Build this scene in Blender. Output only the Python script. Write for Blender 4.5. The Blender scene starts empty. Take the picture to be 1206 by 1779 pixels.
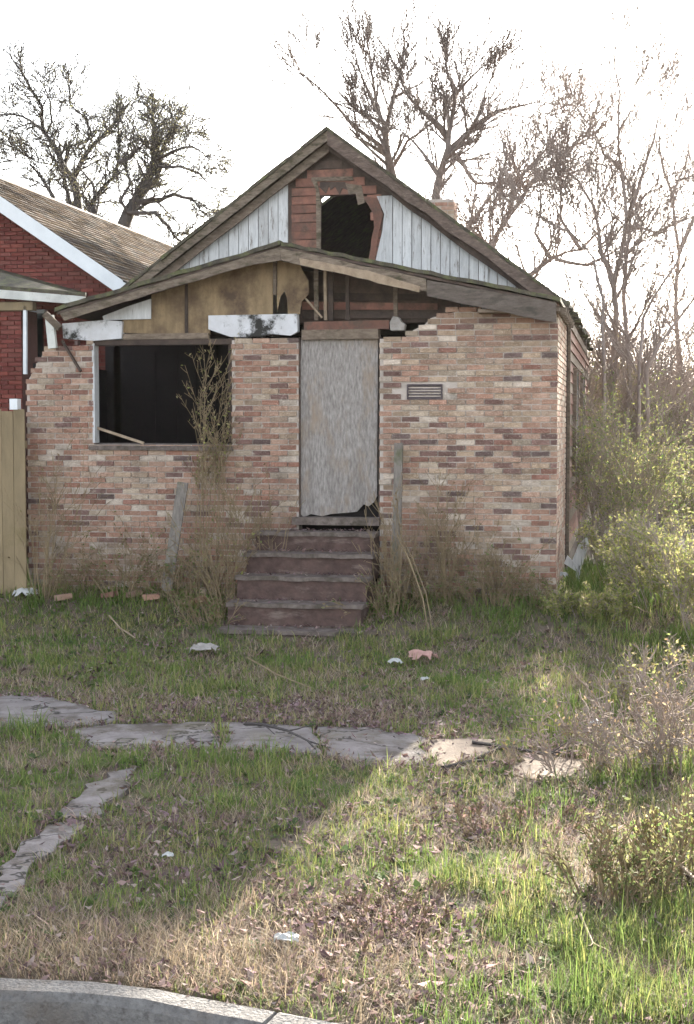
import bpy, math, random
import numpy as np
from mathutils import Vector, Matrix

R = math.radians
SC = bpy.context.scene
COL = SC.collection
rng = random.Random(7)
nr = np.random.default_rng(11)

# ---------------------------------------------------------------- camera
F_PX, U0, V0 = 2600.0, 603.0, 889.5          # focal length and centre in photo pixels
CAM = Vector((0.80, -17.48, 1.97))
YAW, PITCH = R(10.6), R(3.29)
cd = bpy.data.cameras.new('camera')
cd.sensor_fit = 'HORIZONTAL'; cd.sensor_width = 36.0; cd.lens = F_PX / 1206.0 * 36.0
cd.clip_start = 0.1; cd.clip_end = 2000
cam = bpy.data.objects.new('camera', cd); COL.objects.link(cam)
cam.location = CAM; cam.rotation_euler = (math.pi / 2 - PITCH, 0, YAW)
SC.camera = cam
# ---------------------------------------------------------------- light
SUN_AZ, SUN_EL = R(7.0), R(21.0)             # azimuth measured from +Y towards +X
w = bpy.data.worlds.new('World'); SC.world = w; w.use_nodes = True
nt = w.node_tree; bg = nt.nodes['Background']
sky = nt.nodes.new('ShaderNodeTexSky'); sky.sky_type = 'NISHITA'; sky.sun_disc = False
sky.sun_elevation = SUN_EL; sky.sun_rotation = SUN_AZ
sky.air_density = 1.0; sky.dust_density = 1.2; sky.ozone_density = 1.0
hs = nt.nodes.new('ShaderNodeHueSaturation'); hs.inputs['Saturation'].default_value = 0.38
nt.links.new(sky.outputs[0], hs.inputs['Color']); nt.links.new(hs.outputs[0], bg.inputs[0])
bg.inputs[1].default_value = 0.075
sl = bpy.data.lights.new('sun', 'SUN'); sl.energy = 4.2; sl.angle = R(0.6); sl.color = (1.0, 0.92, 0.79)
sun = bpy.data.objects.new('sun', sl); COL.objects.link(sun)
S = Vector((math.sin(SUN_AZ) * math.cos(SUN_EL), math.cos(SUN_AZ) * math.cos(SUN_EL), math.sin(SUN_EL)))
sun.rotation_euler = S.to_track_quat('Z', 'Y').to_euler(); sun.location = (10, 40, 30)
vs = SC.view_settings
vs.view_transform = 'Standard'; vs.look = 'None'; vs.gamma = 1.0; vs.use_curve_mapping = False
vs.exposure = 2.95
SC.render.engine = 'CYCLES'
SC.cycles.max_bounces = 6; SC.cycles.diffuse_bounces = 4; SC.cycles.transparent_max_bounces = 8

# ---------------------------------------------------------------- pixel -> place helpers (known planes only)
CR = Matrix.Rotation(YAW, 3, 'Z') @ Matrix.Rotation(math.pi / 2 - PITCH, 3, 'X')
AX = CR @ Vector((0, 0, -1))
def ray(u, v):
    return CR @ Vector(((u - U0) / F_PX, -(v - V0) / F_PX, -1.0))
def P(u, v, y=0.0):
    d = ray(u, v); t = (y - CAM.y) / d.y
    return CAM + d * t
def DP(u, v, depth):
    return CAM + ray(u, v) * depth
def proj(x, y, z):
    q = CR.transposed() @ (Vector((x, y, z)) - CAM)
    return U0 + F_PX * q.x / -q.z, V0 - F_PX * q.y / -q.z

# ---------------------------------------------------------------- terrain
def vnoise(x, y, s, seed=0):
    x = np.asarray(x, float) / s + seed * 17.3; y = np.asarray(y, float) / s + seed * 5.1
    xi = np.floor(x).astype(np.int64); yi = np.floor(y).astype(np.int64)
    fx = x - xi; fy = y - yi; fx = fx * fx * (3 - 2 * fx); fy = fy * fy * (3 - 2 * fy)
    def h(a, b):
        n = (a * 374761393 + b * 668265263 + seed * 974711) & 0x7fffffff
        n = ((n ^ (n >> 13)) * 1274126177) & 0x7fffffff
        return ((n ^ (n >> 16)) & 0xffff) / 65535.0
    return (h(xi, yi) * (1 - fx) + h(xi + 1, yi) * fx) * (1 - fy) + (h(xi, yi + 1) * (1 - fx) + h(xi + 1, yi + 1) * fx) * fy
CURB_X = [-40, -6.2, -1.55, -1.0, -0.55, 0.0, 0.6, 2.0, 40]   # filled in below from the traced kerb
CURB_Y = [-11.3] * 9
def gz(x, y):
    x = np.asarray(x, float); y = np.asarray(y, float)
    a = np.interp(y, [-80, -11, -9, -6.2, -3.5, -1.8, -0.2, 4, 20, 400], [-.55, -.50, -.47, -.44, -.41, -.37, -.05, 0.0, 0.05, 0.2])
    a = a + (vnoise(x, y, 1.3, 3) - .5) * .05 + (vnoise(x, y, .45, 4) - .5) * .02
    yc = np.interp(x, CURB_X, CURB_Y)
    k = np.clip((y - yc) / .7, 0, 1); a = a * k + (1 - k) * -.525
    return np.where(y < yc + 0.03, -0.74 + 0 * a, a)
def G(u, v):
    d = ray(u, v); t = 3.0
    z = -0.4
    for _ in range(25):
        t = (z - CAM.z) / d.z; p = CAM + d * t; z = float(gz(p.x, p.y)) * .6 + z * .4
    return CAM + d * t
def GP(u, v, z):
    d = ray(u, v); return CAM + d * ((z - CAM.z) / d.z)
_c = [GP(*q, -0.50) for q in ((0, 1716), (150, 1720), (260, 1732), (360, 1752), (470, 1774), (600, 1796), (760, 1826))]
CURB_LINE = [(-9.0, _c[0].y + .35), (-5.0, _c[0].y + .12)] + [(p.x, p.y) for p in _c] + [(_c[-1].x + 2.5, _c[-1].y - .75), (_c[-1].x + 8, _c[-1].y - 2.4)]
CURB_X = [-60] + [c[0] for c in CURB_LINE] + [60]
CURB_Y = [CURB_LINE[0][1]] + [c[1] for c in CURB_LINE] + [CURB_LINE[-1][1]]

# ---------------------------------------------------------------- materials
MATS = {}
def mat(name, c1, c2=None, scale=6.0, rough=0.9, bump=0.15, bscale=None, stretch=(1, 1, 1), attr=False,
        spots=None, sscale=2.0, sthr=(0.52, 0.62), sstretch=(1, 1, 1), objrand=0.0, transl=0.0, spec=0.3, metal=0.0, stain=None, cracks=None):
    """Procedural noise material: colour c1..c2, optional second layer of stains 'spots', fine bump."""
    if name in MATS: return MATS[name]
    m = bpy.data.materials.new(name); m.use_nodes = True; t = m.node_tree; N = t.nodes; L = t.links
    b = N['Principled BSDF']; out = N['Material Output']
    tc = N.new('ShaderNodeTexCoord'); mp = N.new('ShaderNodeMapping'); mp.inputs['Scale'].default_value = stretch
    oi = N.new('ShaderNodeObjectInfo')
    if objrand:
        va = N.new('ShaderNodeVectorMath'); va.operation = 'MULTIPLY_ADD'
        L.new(oi.outputs['Random'], va.inputs[0]); va.inputs[1].default_value = (37, 91, 53); L.new(tc.outputs['Object'], va.inputs[2])
        L.new(va.outputs[0], mp.inputs['Vector'])
    else:
        L.new(tc.outputs['Object'], mp.inputs['Vector'])
    n1 = N.new('ShaderNodeTexNoise'); n1.inputs['Scale'].default_value = scale; n1.inputs['Detail'].default_value = 8; n1.inputs['Roughness'].default_value = .65
    L.new(mp.outputs[0], n1.inputs['Vector'])
    rp = N.new('ShaderNodeValToRGB'); rp.color_ramp.elements[0].position = .3; rp.color_ramp.elements[1].position = .7
    c2 = c2 or tuple(x * .6 for x in c1)
    rp.color_ramp.elements[0].color = (*c2, 1); rp.color_ramp.elements[1].color = (*c1, 1)
    L.new(n1.outputs['Fac'], rp.inputs['Fac']); colo = rp.outputs[0]
    if attr:
        at = N.new('ShaderNodeAttribute'); at.attribute_name = 'Col'
        mx = N.new('ShaderNodeMix'); mx.data_type = 'RGBA'; mx.blend_type = 'MULTIPLY'; mx.inputs['Factor'].default_value = 1
        L.new(at.outputs['Color'], mx.inputs['A']); L.new(colo, mx.inputs['B']); colo = mx.outputs['Result']
    if objrand:
        hv = N.new('ShaderNodeHueSaturation'); mr = N.new('ShaderNodeMapRange')
        mr.inputs['To Min'].default_value = 1 - objrand; mr.inputs['To Max'].default_value = 1 + objrand
        L.new(oi.outputs['Random'], mr.inputs['Value']); L.new(mr.outputs[0], hv.inputs['Value']); L.new(colo, hv.inputs['Color']); colo = hv.outputs[0]
    if spots:
        mp2 = N.new('ShaderNodeMapping'); mp2.inputs['Scale'].default_value = sstretch; mp2.inputs['Location'].default_value = (3.1, 1.7, 5.3)
        L.new(tc.outputs['Object'], mp2.inputs['Vector'])
        n2 = N.new('ShaderNodeTexNoise'); n2.inputs['Scale'].default_value = sscale; n2.inputs['Detail'].default_value = 9; n2.inputs['Roughness'].default_value = .7
        L.new(mp2.outputs[0], n2.inputs['Vector'])
        r2 = N.new('ShaderNodeMapRange'); r2.inputs['From Min'].default_value = sthr[0]; r2.inputs['From Max'].default_value = sthr[1]
        L.new(n2.outputs['Fac'], r2.inputs['Value'])
        mx = N.new('ShaderNodeMix'); mx.data_type = 'RGBA'; L.new(r2.outputs[0], mx.inputs['Factor'])
        L.new(colo, mx.inputs['A']); mx.inputs['B'].default_value = (*spots, 1); colo = mx.outputs['Result']
    if cracks:
        nc = N.new('ShaderNodeTexNoise'); nc.inputs['Scale'].default_value = cracks; nc.inputs['Detail'].default_value = 5; nc.inputs['Roughness'].default_value = .55
        L.new(tc.outputs['Object'], nc.inputs['Vector'])
        s1 = N.new('ShaderNodeMath'); s1.operation = 'SUBTRACT'; s1.inputs[1].default_value = .5; L.new(nc.outputs['Fac'], s1.inputs[0])
        s2 = N.new('ShaderNodeMath'); s2.operation = 'ABSOLUTE'; L.new(s1.outputs[0], s2.inputs[0])
        s3 = N.new('ShaderNodeMapRange'); s3.inputs['From Min'].default_value = .004; s3.inputs['From Max'].default_value = .010; s3.inputs['To Min'].default_value = .9; s3.inputs['To Max'].default_value = 0
        L.new(s2.outputs[0], s3.inputs['Value'])
        mx = N.new('ShaderNodeMix'); mx.data_type = 'RGBA'; L.new(s3.outputs[0], mx.inputs['Factor'])
        L.new(colo, mx.inputs['A']); mx.inputs['B'].default_value = (.03, .025, .02, 1); colo = mx.outputs['Result']
    if stain:                                          # weathering that runs over the whole surface (place coordinates)
        sc_, ss_, t0_, t1_, st_, str_ = stain
        ge = N.new('ShaderNodeNewGeometry'); mp3 = N.new('ShaderNodeMapping'); mp3.inputs['Scale'].default_value = str_
        L.new(ge.outputs['Position'], mp3.inputs['Vector'])
        n4 = N.new('ShaderNodeTexNoise'); n4.inputs['Scale'].default_value = ss_; n4.inputs['Detail'].default_value = 8; n4.inputs['Roughness'].default_value = .68
        L.new(mp3.outputs[0], n4.inputs['Vector'])
        r4 = N.new('ShaderNodeMapRange'); r4.inputs['From Min'].default_value = t0_; r4.inputs['From Max'].default_value = t1_; r4.inputs['To Max'].default_value = st_
        L.new(n4.outputs['Fac'], r4.inputs['Value'])
        mx = N.new('ShaderNodeMix'); mx.data_type = 'RGBA'; L.new(r4.outputs[0], mx.inputs['Factor'])
        L.new(colo, mx.inputs['A']); mx.inputs['B'].default_value = (*sc_, 1); colo = mx.outputs['Result']
    L.new(colo, b.inputs['Base Color'])
    b.inputs['Roughness'].default_value = rough; b.inputs['Specular IOR Level'].default_value = spec; b.inputs['Metallic'].default_value = metal
    if bump:
        n3 = N.new('ShaderNodeTexNoise'); n3.inputs['Scale'].default_value = bscale or scale * 6; n3.inputs['Detail'].default_value = 6
        L.new(mp.outputs[0], n3.inputs['Vector'])
        bp = N.new('ShaderNodeBump'); bp.inputs['Strength'].default_value = bump; bp.inputs['Distance'].default_value = .03
        L.new(n3.outputs['Fac'], bp.inputs['Height']); L.new(bp.outputs[0], b.inputs['Normal'])
    if transl:
        tr = N.new('ShaderNodeBsdfTranslucent'); L.new(colo, tr.inputs['Color'])
        ms = N.new('ShaderNodeMixShader'); ms.inputs[0].default_value = transl
        L.new(b.outputs[0], ms.inputs[1]); L.new(tr.outputs[0], ms.inputs[2]); L.new(ms.outputs[0], out.inputs['Surface'])
    MATS[name] = m
    return m

W1 = (1, 1, 1)
M_brick = mat('brick', W1, (.58, .54, .50), 12, .92, .5, 60, attr=True, objrand=.2, spots=(.52, .45, .37), sscale=9, sthr=(.6, .72), stain=((.13, .10, .085), 1.7, .52, .74, .6, (1, 1, .75)))
M_mortar = mat('mortar', (.54, .47, .42), (.41, .35, .31), 8, .95, .3, 40, spots=(.25, .21, .17), sscale=4, sthr=(.55, .7), stain=((.13, .10, .085), 1.7, .52, .74, .6, (1, 1, .75)))
M_redbrick = mat('red_brick', W1, (.7, .65, .6), 8, .9, .25, 50, attr=True)
M_redmortar = mat('red_mortar', (.16, .075, .06), (.11, .055, .045), 8, .95, .2)
M_wood = mat('weathered_wood', (.25, .195, .15), (.10, .075, .056), 9, .9, .5, 30, stretch=(1, 1, 3), objrand=.15, spots=(.08, .07, .045), sscale=3, sthr=(.55, .7))
M_rake = mat('rake_wood', (.27, .215, .165), (.11, .083, .064), 9, .9, .55, 30, stretch=(1, 1, 4), objrand=.12, spots=(.075, .065, .04), sscale=5, sthr=(.5, .64), sstretch=(1, 1, 2.5))
M_rakedark = mat('dark_rake_wood', (.19, .14, .115), (.085, .062, .052), 9, .92, .45, 30, stretch=(1, 1, 3), objrand=.15, spots=(.28, .22, .18), sscale=6, sthr=(.6, .7), sstretch=(1, 1, 2))
M_palewood = mat('raw_split_wood', (.42, .325, .235), (.22, .16, .11), 10, .85, .3, 40)
M_darkwood = mat('charred_wood', (.105, .075, .06), (.045, .034, .03), 6, .9, .3, 30, objrand=.25)
M_redboard = mat('faded_red_siding', (.27, .125, .09), (.13, .075, .06), 5, .9, .3, 40, objrand=.2, spots=(.10, .07, .055), sscale=3.5, sthr=(.5, .65))
M_white = mat('peeling_white_paint', (.62, .62, .625), (.42, .42, .425), 6, .8, .3, 40, stretch=(5, 5, .6), objrand=.12, spots=(.20, .175, .16), sscale=8, sthr=(.56, .66), sstretch=(3, 3, .4), stain=((.20, .17, .145), 1.6, .5, .75, .6, (1, 1, .5)))
M_soot = mat('sooty_white_paint', (.66, .66, .69), (.50, .49, .50), 5, .85, .2, 30, spots=(.035, .033, .03), sscale=3.2, sthr=(.5, .6))
M_ply = mat('water_stained_plywood', (.30, .215, .125), (.165, .115, .066), 4.5, .85, .25, 30, stretch=(2.5, 1, .6), objrand=.12, spots=(.085, .055, .038), sscale=2.2, sthr=(.48, .68))
M_osb = mat('grey_weathered_board', (.42, .385, .36), (.15, .13, .122), 16, .92, .6, 26, stretch=(2.6, 1, .55), spots=(.29, .22, .165), sscale=3, sthr=(.5, .7), sstretch=(1.6, 1, .6), stain=((.13, .11, .10), 1.3, .5, .72, .55, (3, 1, .35)))
M_steps = mat('worn_brown_concrete', (.13, .083, .072), (.055, .035, .031), 7, .95, .5, 30, spots=(.19, .145, .125), sscale=6, sthr=(.56, .7), sstretch=(.4, 1, 1.5))
M_tread = mat('worn_pale_tread', (.22, .18, .16), (.085, .065, .057), 9, .95, .5, 30, spots=(.085, .07, .055), sscale=5, sthr=(.5, .64))
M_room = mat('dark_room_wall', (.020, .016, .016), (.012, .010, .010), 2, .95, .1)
M_moss = mat('mossy_shingle_edge', (.12, .105, .075), (.045, .038, .032), 9, .95, .4, 40, spots=(.12, .125, .06), sscale=6, sthr=(.5, .62))
M_shingle = mat('tan_asphalt_shingle', W1, (.6, .58, .56), 7, 1.0, .3, 60, attr=True, spec=0.0)
M_whitetrim = mat('white_painted_trim', (.78, .80, .82), (.66, .68, .70), 3, .55, .05, 30, spots=(.42, .42, .40), sscale=4, sthr=(.66, .74))
M_gutter = mat('old_white_gutter', (.66, .66, .62), (.42, .42, .40), 4, .6, .1, 30, spots=(.24, .22, .17), sscale=5, sthr=(.55, .68))
M_glass = mat('dirty_window_glass', (.03, .035, .035), (.02, .022, .022), 3, .15, .02, spec=.5)
M_concrete = mat('old_concrete', (.27, .24, .232), (.16, .138, .13), 5, .92, .4, 60, spots=(.105, .084, .07), sscale=3.4, sthr=(.47, .62), objrand=.08, cracks=1.1, stain=((.12, .10, .06), 2.2, .5, .68, .7, (1, 1, 1)))
M_tanconc = mat('tan_dirty_concrete', (.32, .25, .19), (.2, .155, .12), 5, .92, .3, 60, spots=(.13, .10, .08), sscale=2.6, sthr=(.5, .66))
M_curb = mat('aggregate_curb', (.22, .21, .20), (.105, .098, .095), 24, .92, .5, 70, spots=(.10, .09, .085), sscale=26, sthr=(.53, .64), stain=((.12, .095, .075), 3.0, .46, .66, .75, (1, 1, 1)))
M_asphalt = mat('asphalt', (.075, .068, .062), (.045, .042, .04), 20, .92, .4, 80, spots=(.16, .12, .085), sscale=6, sthr=(.5, .62))
M_ground = mat('bare_soil', (.17, .13, .10), (.10, .078, .058), 3.5, .97, .6, 25, spots=(.09, .09, .04), sscale=1.3, sthr=(.48, .6))
M_grass = mat('grass_blades', W1, (.75, .75, .75), 3, .75, 0, attr=True, transl=.42, spec=.2)
M_leaf = mat('leaf', W1, (.75, .75, .75), 3, .75, 0, attr=True, transl=.5, spec=.2)
M_litter = mat('dead_leaf', W1, (.7, .7, .7), 6, .9, 0, attr=True, transl=.2, spec=.2)
M_bark = mat('grey_bark', (.21, .172, .155), (.12, .098, .088), 8, .95, .2, 30)
M_barkdark = mat('dark_bark', (.085, .073, .068), (.05, .043, .041), 8, .95, .2, 30)
M_barkpale = mat('pale_twig_bark', (.34, .275, .24), (.21, .168, .145), 6, .95, .2, 30)
M_barktan = mat('dry_stem', (.30, .225, .135), (.16, .12, .075), 5, .95, .1, 30)
M_fence = mat('tan_fence_board', (.31, .235, .14), (.165, .125, .075), 3, .8, .15, 30, stretch=(1, 1, .3), objrand=.1, spots=(.17, .13, .06), sscale=2, sthr=(.58, .75))
M_post = mat('silvered_wood', (.26, .23, .205), (.115, .098, .085), 7, .92, .4, 40, stretch=(4, 4, .5), spots=(.10, .105, .05), sscale=4, sthr=(.56, .7))
M_fascia = mat('weathered_fascia', (.17, .14, .12), (.075, .06, .05), 9, .92, .4, 40, stretch=(1, 1, 4), spots=(.07, .06, .05), sscale=4, sthr=(.52, .66), sstretch=(1, 1, 2))
M_trash = mat('white_plastic', (.52, .52, .51), (.33, .33, .32), 4, .5, .1, 20)
M_paper = mat('faded_pink_paper', (.50, .30, .26), (.34, .20, .175), 7, .8, .1, 20)
M_vent = mat('rusty_vent_metal', (.115, .09, .095), (.06, .048, .05), 9, .7, .2, 40)
M_stone = mat('pale_stone', (.42, .385, .36), (.20, .18, .165), 7, .9, .4, 30)

# ---------------------------------------------------------------- mesh helpers
def new_obj(name, verts, faces, material, parent=None, cols=None, smooth=False, origin=None):
    me = bpy.data.meshes.new(name)
    v = np.asarray(verts, np.float32).reshape(-1, 3)
    loc = (0, 0, 0)
    if parent is None:
        if origin is None: origin = ((v[:, 0].min() + v[:, 0].max()) / 2, (v[:, 1].min() + v[:, 1].max()) / 2, v[:, 2].min())
        v = v - np.asarray(origin, np.float32); loc = tuple(float(a) for a in origin)
    if isinstance(faces, np.ndarray):
        k = faces.shape[1]; nf = len(faces)
        me.vertices.add(len(v)); me.vertices.foreach_set('co', v.ravel())
        me.loops.add(nf * k); me.loops.foreach_set('vertex_index', faces.astype(np.int32).ravel())
        me.polygons.add(nf); me.polygons.foreach_set('loop_start', np.arange(0, nf * k, k, dtype=np.int32))
        me.update(calc_edges=True)
    else:
        me.from_pydata([tuple(map(float, a)) for a in v], [], faces); me.update()
    if cols is not None:
        ca = me.color_attributes.new('Col', 'FLOAT_COLOR', 'POINT')
        c = np.ones((len(v), 4), np.float32); c[:, :3] = np.asarray(cols, np.float32)
        ca.data.foreach_set('color', c.ravel())
    if smooth: me.polygons.foreach_set('use_smooth', np.ones(len(me.polygons), bool))
    me.materials.append(material)
    o = bpy.data.objects.new(name, me); COL.objects.link(o); o.location = loc
    if parent is not None: attach(o, parent)
    return o
def attach(o, parent):
    o.parent = parent
    if parent.type == 'EMPTY': o.matrix_parent_inverse = Matrix.Translation(-parent.location)
def tag(o, label=None, cat=None, group=None, kind=None):
    if label: o['label'] = label
    if cat: o['category'] = cat
    if group: o['group'] = group
    if kind: o['kind'] = kind
    return o
def thing(name, label, cat, loc, group=None):
    o = bpy.data.objects.new(name, None); COL.objects.link(o); o.location = loc; o.empty_display_size = .2
    return tag(o, label, cat, group)

class MB:
    def __init__(s): s.v = []; s.f = []; s.c = []
    def box(s, x0, x1, y0, y1, z0, z1, col=None, jit=0):
        n = len(s.v)
        for x, y, z in ((x0, y0, z0), (x1, y0, z0), (x1, y1, z0), (x0, y1, z0), (x0, y0, z1), (x1, y0, z1), (x1, y1, z1), (x0, y1, z1)):
            s.v.append((x + rng.uniform(-jit, jit), y + rng.uniform(-jit, jit), z + rng.uniform(-jit, jit)))
        s.f += [tuple(n + i for i in q) for q in ((0, 3, 2, 1), (4, 5, 6, 7), (0, 1, 5, 4), (1, 2, 6, 5), (2, 3, 7, 6), (3, 0, 4, 7))]
        if col is not None: s.c += [col] * 8
    def prism(s, front, back, col=None):
        """front/back: equal lists of points of one outline"""
        n = len(s.v); k = len(front); s.v += [tuple(p) for p in front] + [tuple(p) for p in back]
        s.f.append(tuple(range(n, n + k))); s.f.append(tuple(range(n + 2 * k - 1, n + k - 1, -1)))
        for i in range(k): j = (i + 1) % k; s.f.append((n + j, n + i, n + k + i, n + k + j))
        if col is not None: s.c += [col] * (2 * k)
    def beam(s, a, b, w, h, col=None):
        a = Vector(a); b = Vector(b); d = (b - a).normalized()
        up = Vector((0, 0, 1)) if abs(d.z) < .95 else Vector((0, 1, 0))
        x = d.cross(up).normalized() * (w / 2); z = x.normalized().cross(d).normalized() * (h / 2)
        s.prism([a - x - z, a + x - z, a + x + z, a - x + z], [b - x - z, b + x - z, b + x + z, b - x + z], col)
    def build(s, name, m, parent=None, origin=None):
        return new_obj(name, s.v, s.f, m, parent, s.c if s.c else None, origin=origin)
def bevel(o, wd=.006, seg=1):
    md = o.modifiers.new('bevel', 'BEVEL'); md.width = wd; md.segments = seg; md.limit_method = 'ANGLE'; return o
def slab_px(name, pts, y, th, m, parent, ragged=0, bev=0):
    """outline given in photo pixels on the real plane y, thickness th backwards"""
    q = []
    for i, (u, v) in enumerate(pts):
        q.append(P(u, v, y))
    if ragged:
        r = []
        for i, a in enumerate(q):
            b = q[(i + 1) % len(q)]; r.append(a); n = int((b - a).length / .12)
            for k in range(1, n):
                c = a.lerp(b, k / n); r.append(Vector((c.x + rng.uniform(-ragged, ragged), c.y, c.z + rng.uniform(-ragged, ragged))))
        q = r
    mb = MB(); mb.prism(q, [p + Vector((0, th, 0)) for p in q])
    return mb.build(name, m, parent)

def tubes(polys, kmax=6):
    """polys: list of (points, radii) -> verts, quads"""
    groups = {}
    for p, r in polys:
        k = 3 if r[0] < .02 else (5 if r[0] < .06 else 8)
        groups.setdefault((len(p), min(k, kmax)), []).append((p, r))
    V = []; Fq = []; off = 0
    for (n, k), lst in groups.items():
        Pn = np.array([[tuple(q) for q in p] for p, r in lst], float); Rn = np.array([r for p, r in lst], float)
        d = Pn[:, -1] - Pn[:, 0]; d /= np.linalg.norm(d, axis=1, keepdims=True) + 1e-9
        ref = np.where(np.abs(d[:, 2:3]) < .9, np.array([[0, 0, 1.]]), np.array([[1., 0, 0]]))
        a = np.cross(d, ref); a /= np.linalg.norm(a, axis=1, keepdims=True) + 1e-9; b = np.cross(d, a)
        ang = np.arange(k) * 2 * np.pi / k
        ring = a[:, None, None, :] * np.cos(ang)[None, None, :, None] + b[:, None, None, :] * np.sin(ang)[None, None, :, None]
        vv = Pn[:, :, None, :] + ring * Rn[:, :, None, None]
        M = len(lst); idx = np.arange(M * n * k).reshape(M, n, k) + off
        f = np.stack([idx[:, :-1], np.roll(idx[:, :-1], -1, 2), np.roll(idx[:, 1:], -1, 2), idx[:, 1:]], -1).reshape(-1, 4)
        V.append(vv.reshape(-1, 3)); Fq.append(f); off += M * n * k
    return np.concatenate(V), np.concatenate(Fq)

def rvec(r): 
    return Vector((r.gauss(0, 1), r.gauss(0, 1), r.gauss(0, 1))).normalized()
def grow(out, p, d, L, r, lvl, mx, rg, up=.12, wig=.22, nch=(5, 5, 4), rmin=.006, ang=(.5, 1.05), tips=None, shrink=(.42, .7), tmin=.22):
    n = 4 if lvl < mx - 1 else 3
    pts = [p.copy()]; d = d.normalized(); q = p.copy(); ds = []
    for i in range(n):
        d = (d + rvec(rg) * wig + Vector((0, 0, up))).normalized(); q = q + d * (L / n); pts.append(q.copy()); ds.append(d.copy())
    rad = [max(rmin, r * (1 - .72 * i / n)) for i in range(n + 1)]
    out.append((pts, rad))
    if tips is not None and lvl >= mx - 1: tips.extend(pts[1:])
    if lvl < mx:
        for k in range(nch[min(lvl, len(nch) - 1)]):
            t = rg.uniform(tmin, 1.0); i = min(n - 1, int(t * n)); base = pts[i].lerp(pts[i + 1], t * n - i)
            ax = rvec(rg).cross(ds[i])
            if ax.length < .1: continue
            nd = Matrix.Rotation(rg.uniform(*ang), 3, ax.normalized()) @ ds[i]
            grow(out, base, nd, L * rg.uniform(*shrink), rad[i] * .62, lvl + 1, mx, rg, up, wig, nch, rmin, ang, tips, shrink)
def leaf_mesh(name, pts, size, spread, colours, parent, m, seed=0, per=1, droop=0):
    r = np.random.default_rng(seed); c = np.repeat(np.array([tuple(p) for p in pts], float), per, 0)
    n = len(c); c += r.normal(0, spread, (n, 3))
    a = r.normal(0, 1, (n, 3)); a /= np.linalg.norm(a, axis=1, keepdims=True); b = np.cross(a, r.normal(0, 1, (n, 3))); b /= np.linalg.norm(b, axis=1, keepdims=True)
    s = (size * r.uniform(.5, 1.4, (n, 1)))
    v = np.stack([c - a * s, c + b * s * .45, c + a * s, c - b * s * .45], 1).reshape(-1, 3)
    f = np.arange(n * 4).reshape(-1, 4)
    col = np.array(colours)[r.integers(0, len(colours), n)] * r.uniform(.7, 1.25, (n, 1))
    return tag(new_obj(name, v, f, m, parent, np.repeat(col, 4, 0)), kind='stuff')

# ================================================================= SETTING
def axis(fine0, fine1, step, lo, hi):
    a = list(np.arange(fine0, fine1, step)); s = step; x = fine0
    while x > lo: s *= 1.35; x -= s; a.insert(0, x)
    s = step; x = a[-1]
    while x < hi: s *= 1.35; x += s; a.append(x)
    return np.array(a)
# street sheet + curb
cl = CURB_LINE
st = MB(); n = len(cl)
st.v = [(x, y - .05, -.668) for x, y in cl] + [(x, -60, -.668) for x, y in cl]
st.f = [(i, n + i, n + i + 1, i + 1) for i in range(n - 1)]
tag(st.build('street', M_asphalt), kind='structure')
curb = thing('curb', 'pale aggregate concrete curb along the street edge, bending out of the frame', 'curb', (cl[2][0], cl[2][1], -.68))
dense = []
for i in range(n - 1):
    a, b = Vector((*cl[i], 0)), Vector((*cl[i + 1], 0)); k = max(1, int((b - a).length / .3))
    dense += [a.lerp(b, j / k) for j in range(k)]
dense.append(Vector((*cl[-1], 0)))
seg_start = 0
def curb_piece(pts):
    v = []; prof = [(-.10, -.74), (-.075, -.53), (-.045, -.497), (.06, -.485), (.085, -.50), (.10, -.74)]
    for i, p in enumerate(pts):
        d = (pts[min(i + 1, len(pts) - 1)] - pts[max(i - 1, 0)]).normalized(); nrm = Vector((-d.y, d.x, 0))
        for a, z in prof: q = p + nrm * a; v.append((q.x + rng.uniform(-.006, .006), q.y + rng.uniform(-.006, .006), z + rng.uniform(-.006, .006)))
    k = len(prof); f = []
    for i in range(len(pts) - 1):
        for j in range(k - 1): f.append((i * k + j, (i + 1) * k + j, (i + 1) * k + j + 1, i * k + j + 1))
    f.append(tuple(range(k - 1, -1, -1))); m0 = (len(pts) - 1) * k; f.append(tuple(range(m0, m0 + k)))
    new_obj('curb_stone', v, f, M_curb, curb, smooth=False)
step_c = 9
for i in range(0, len(dense) - 1, step_c):
    pts = [p.copy() for p in dense[i:i + step_c + 1]]
    if len(pts) < 2: continue
    d = (pts[-1] - pts[-2]).normalized(); pts[-1] = pts[-1] - d * .008; curb_piece(pts)

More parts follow.
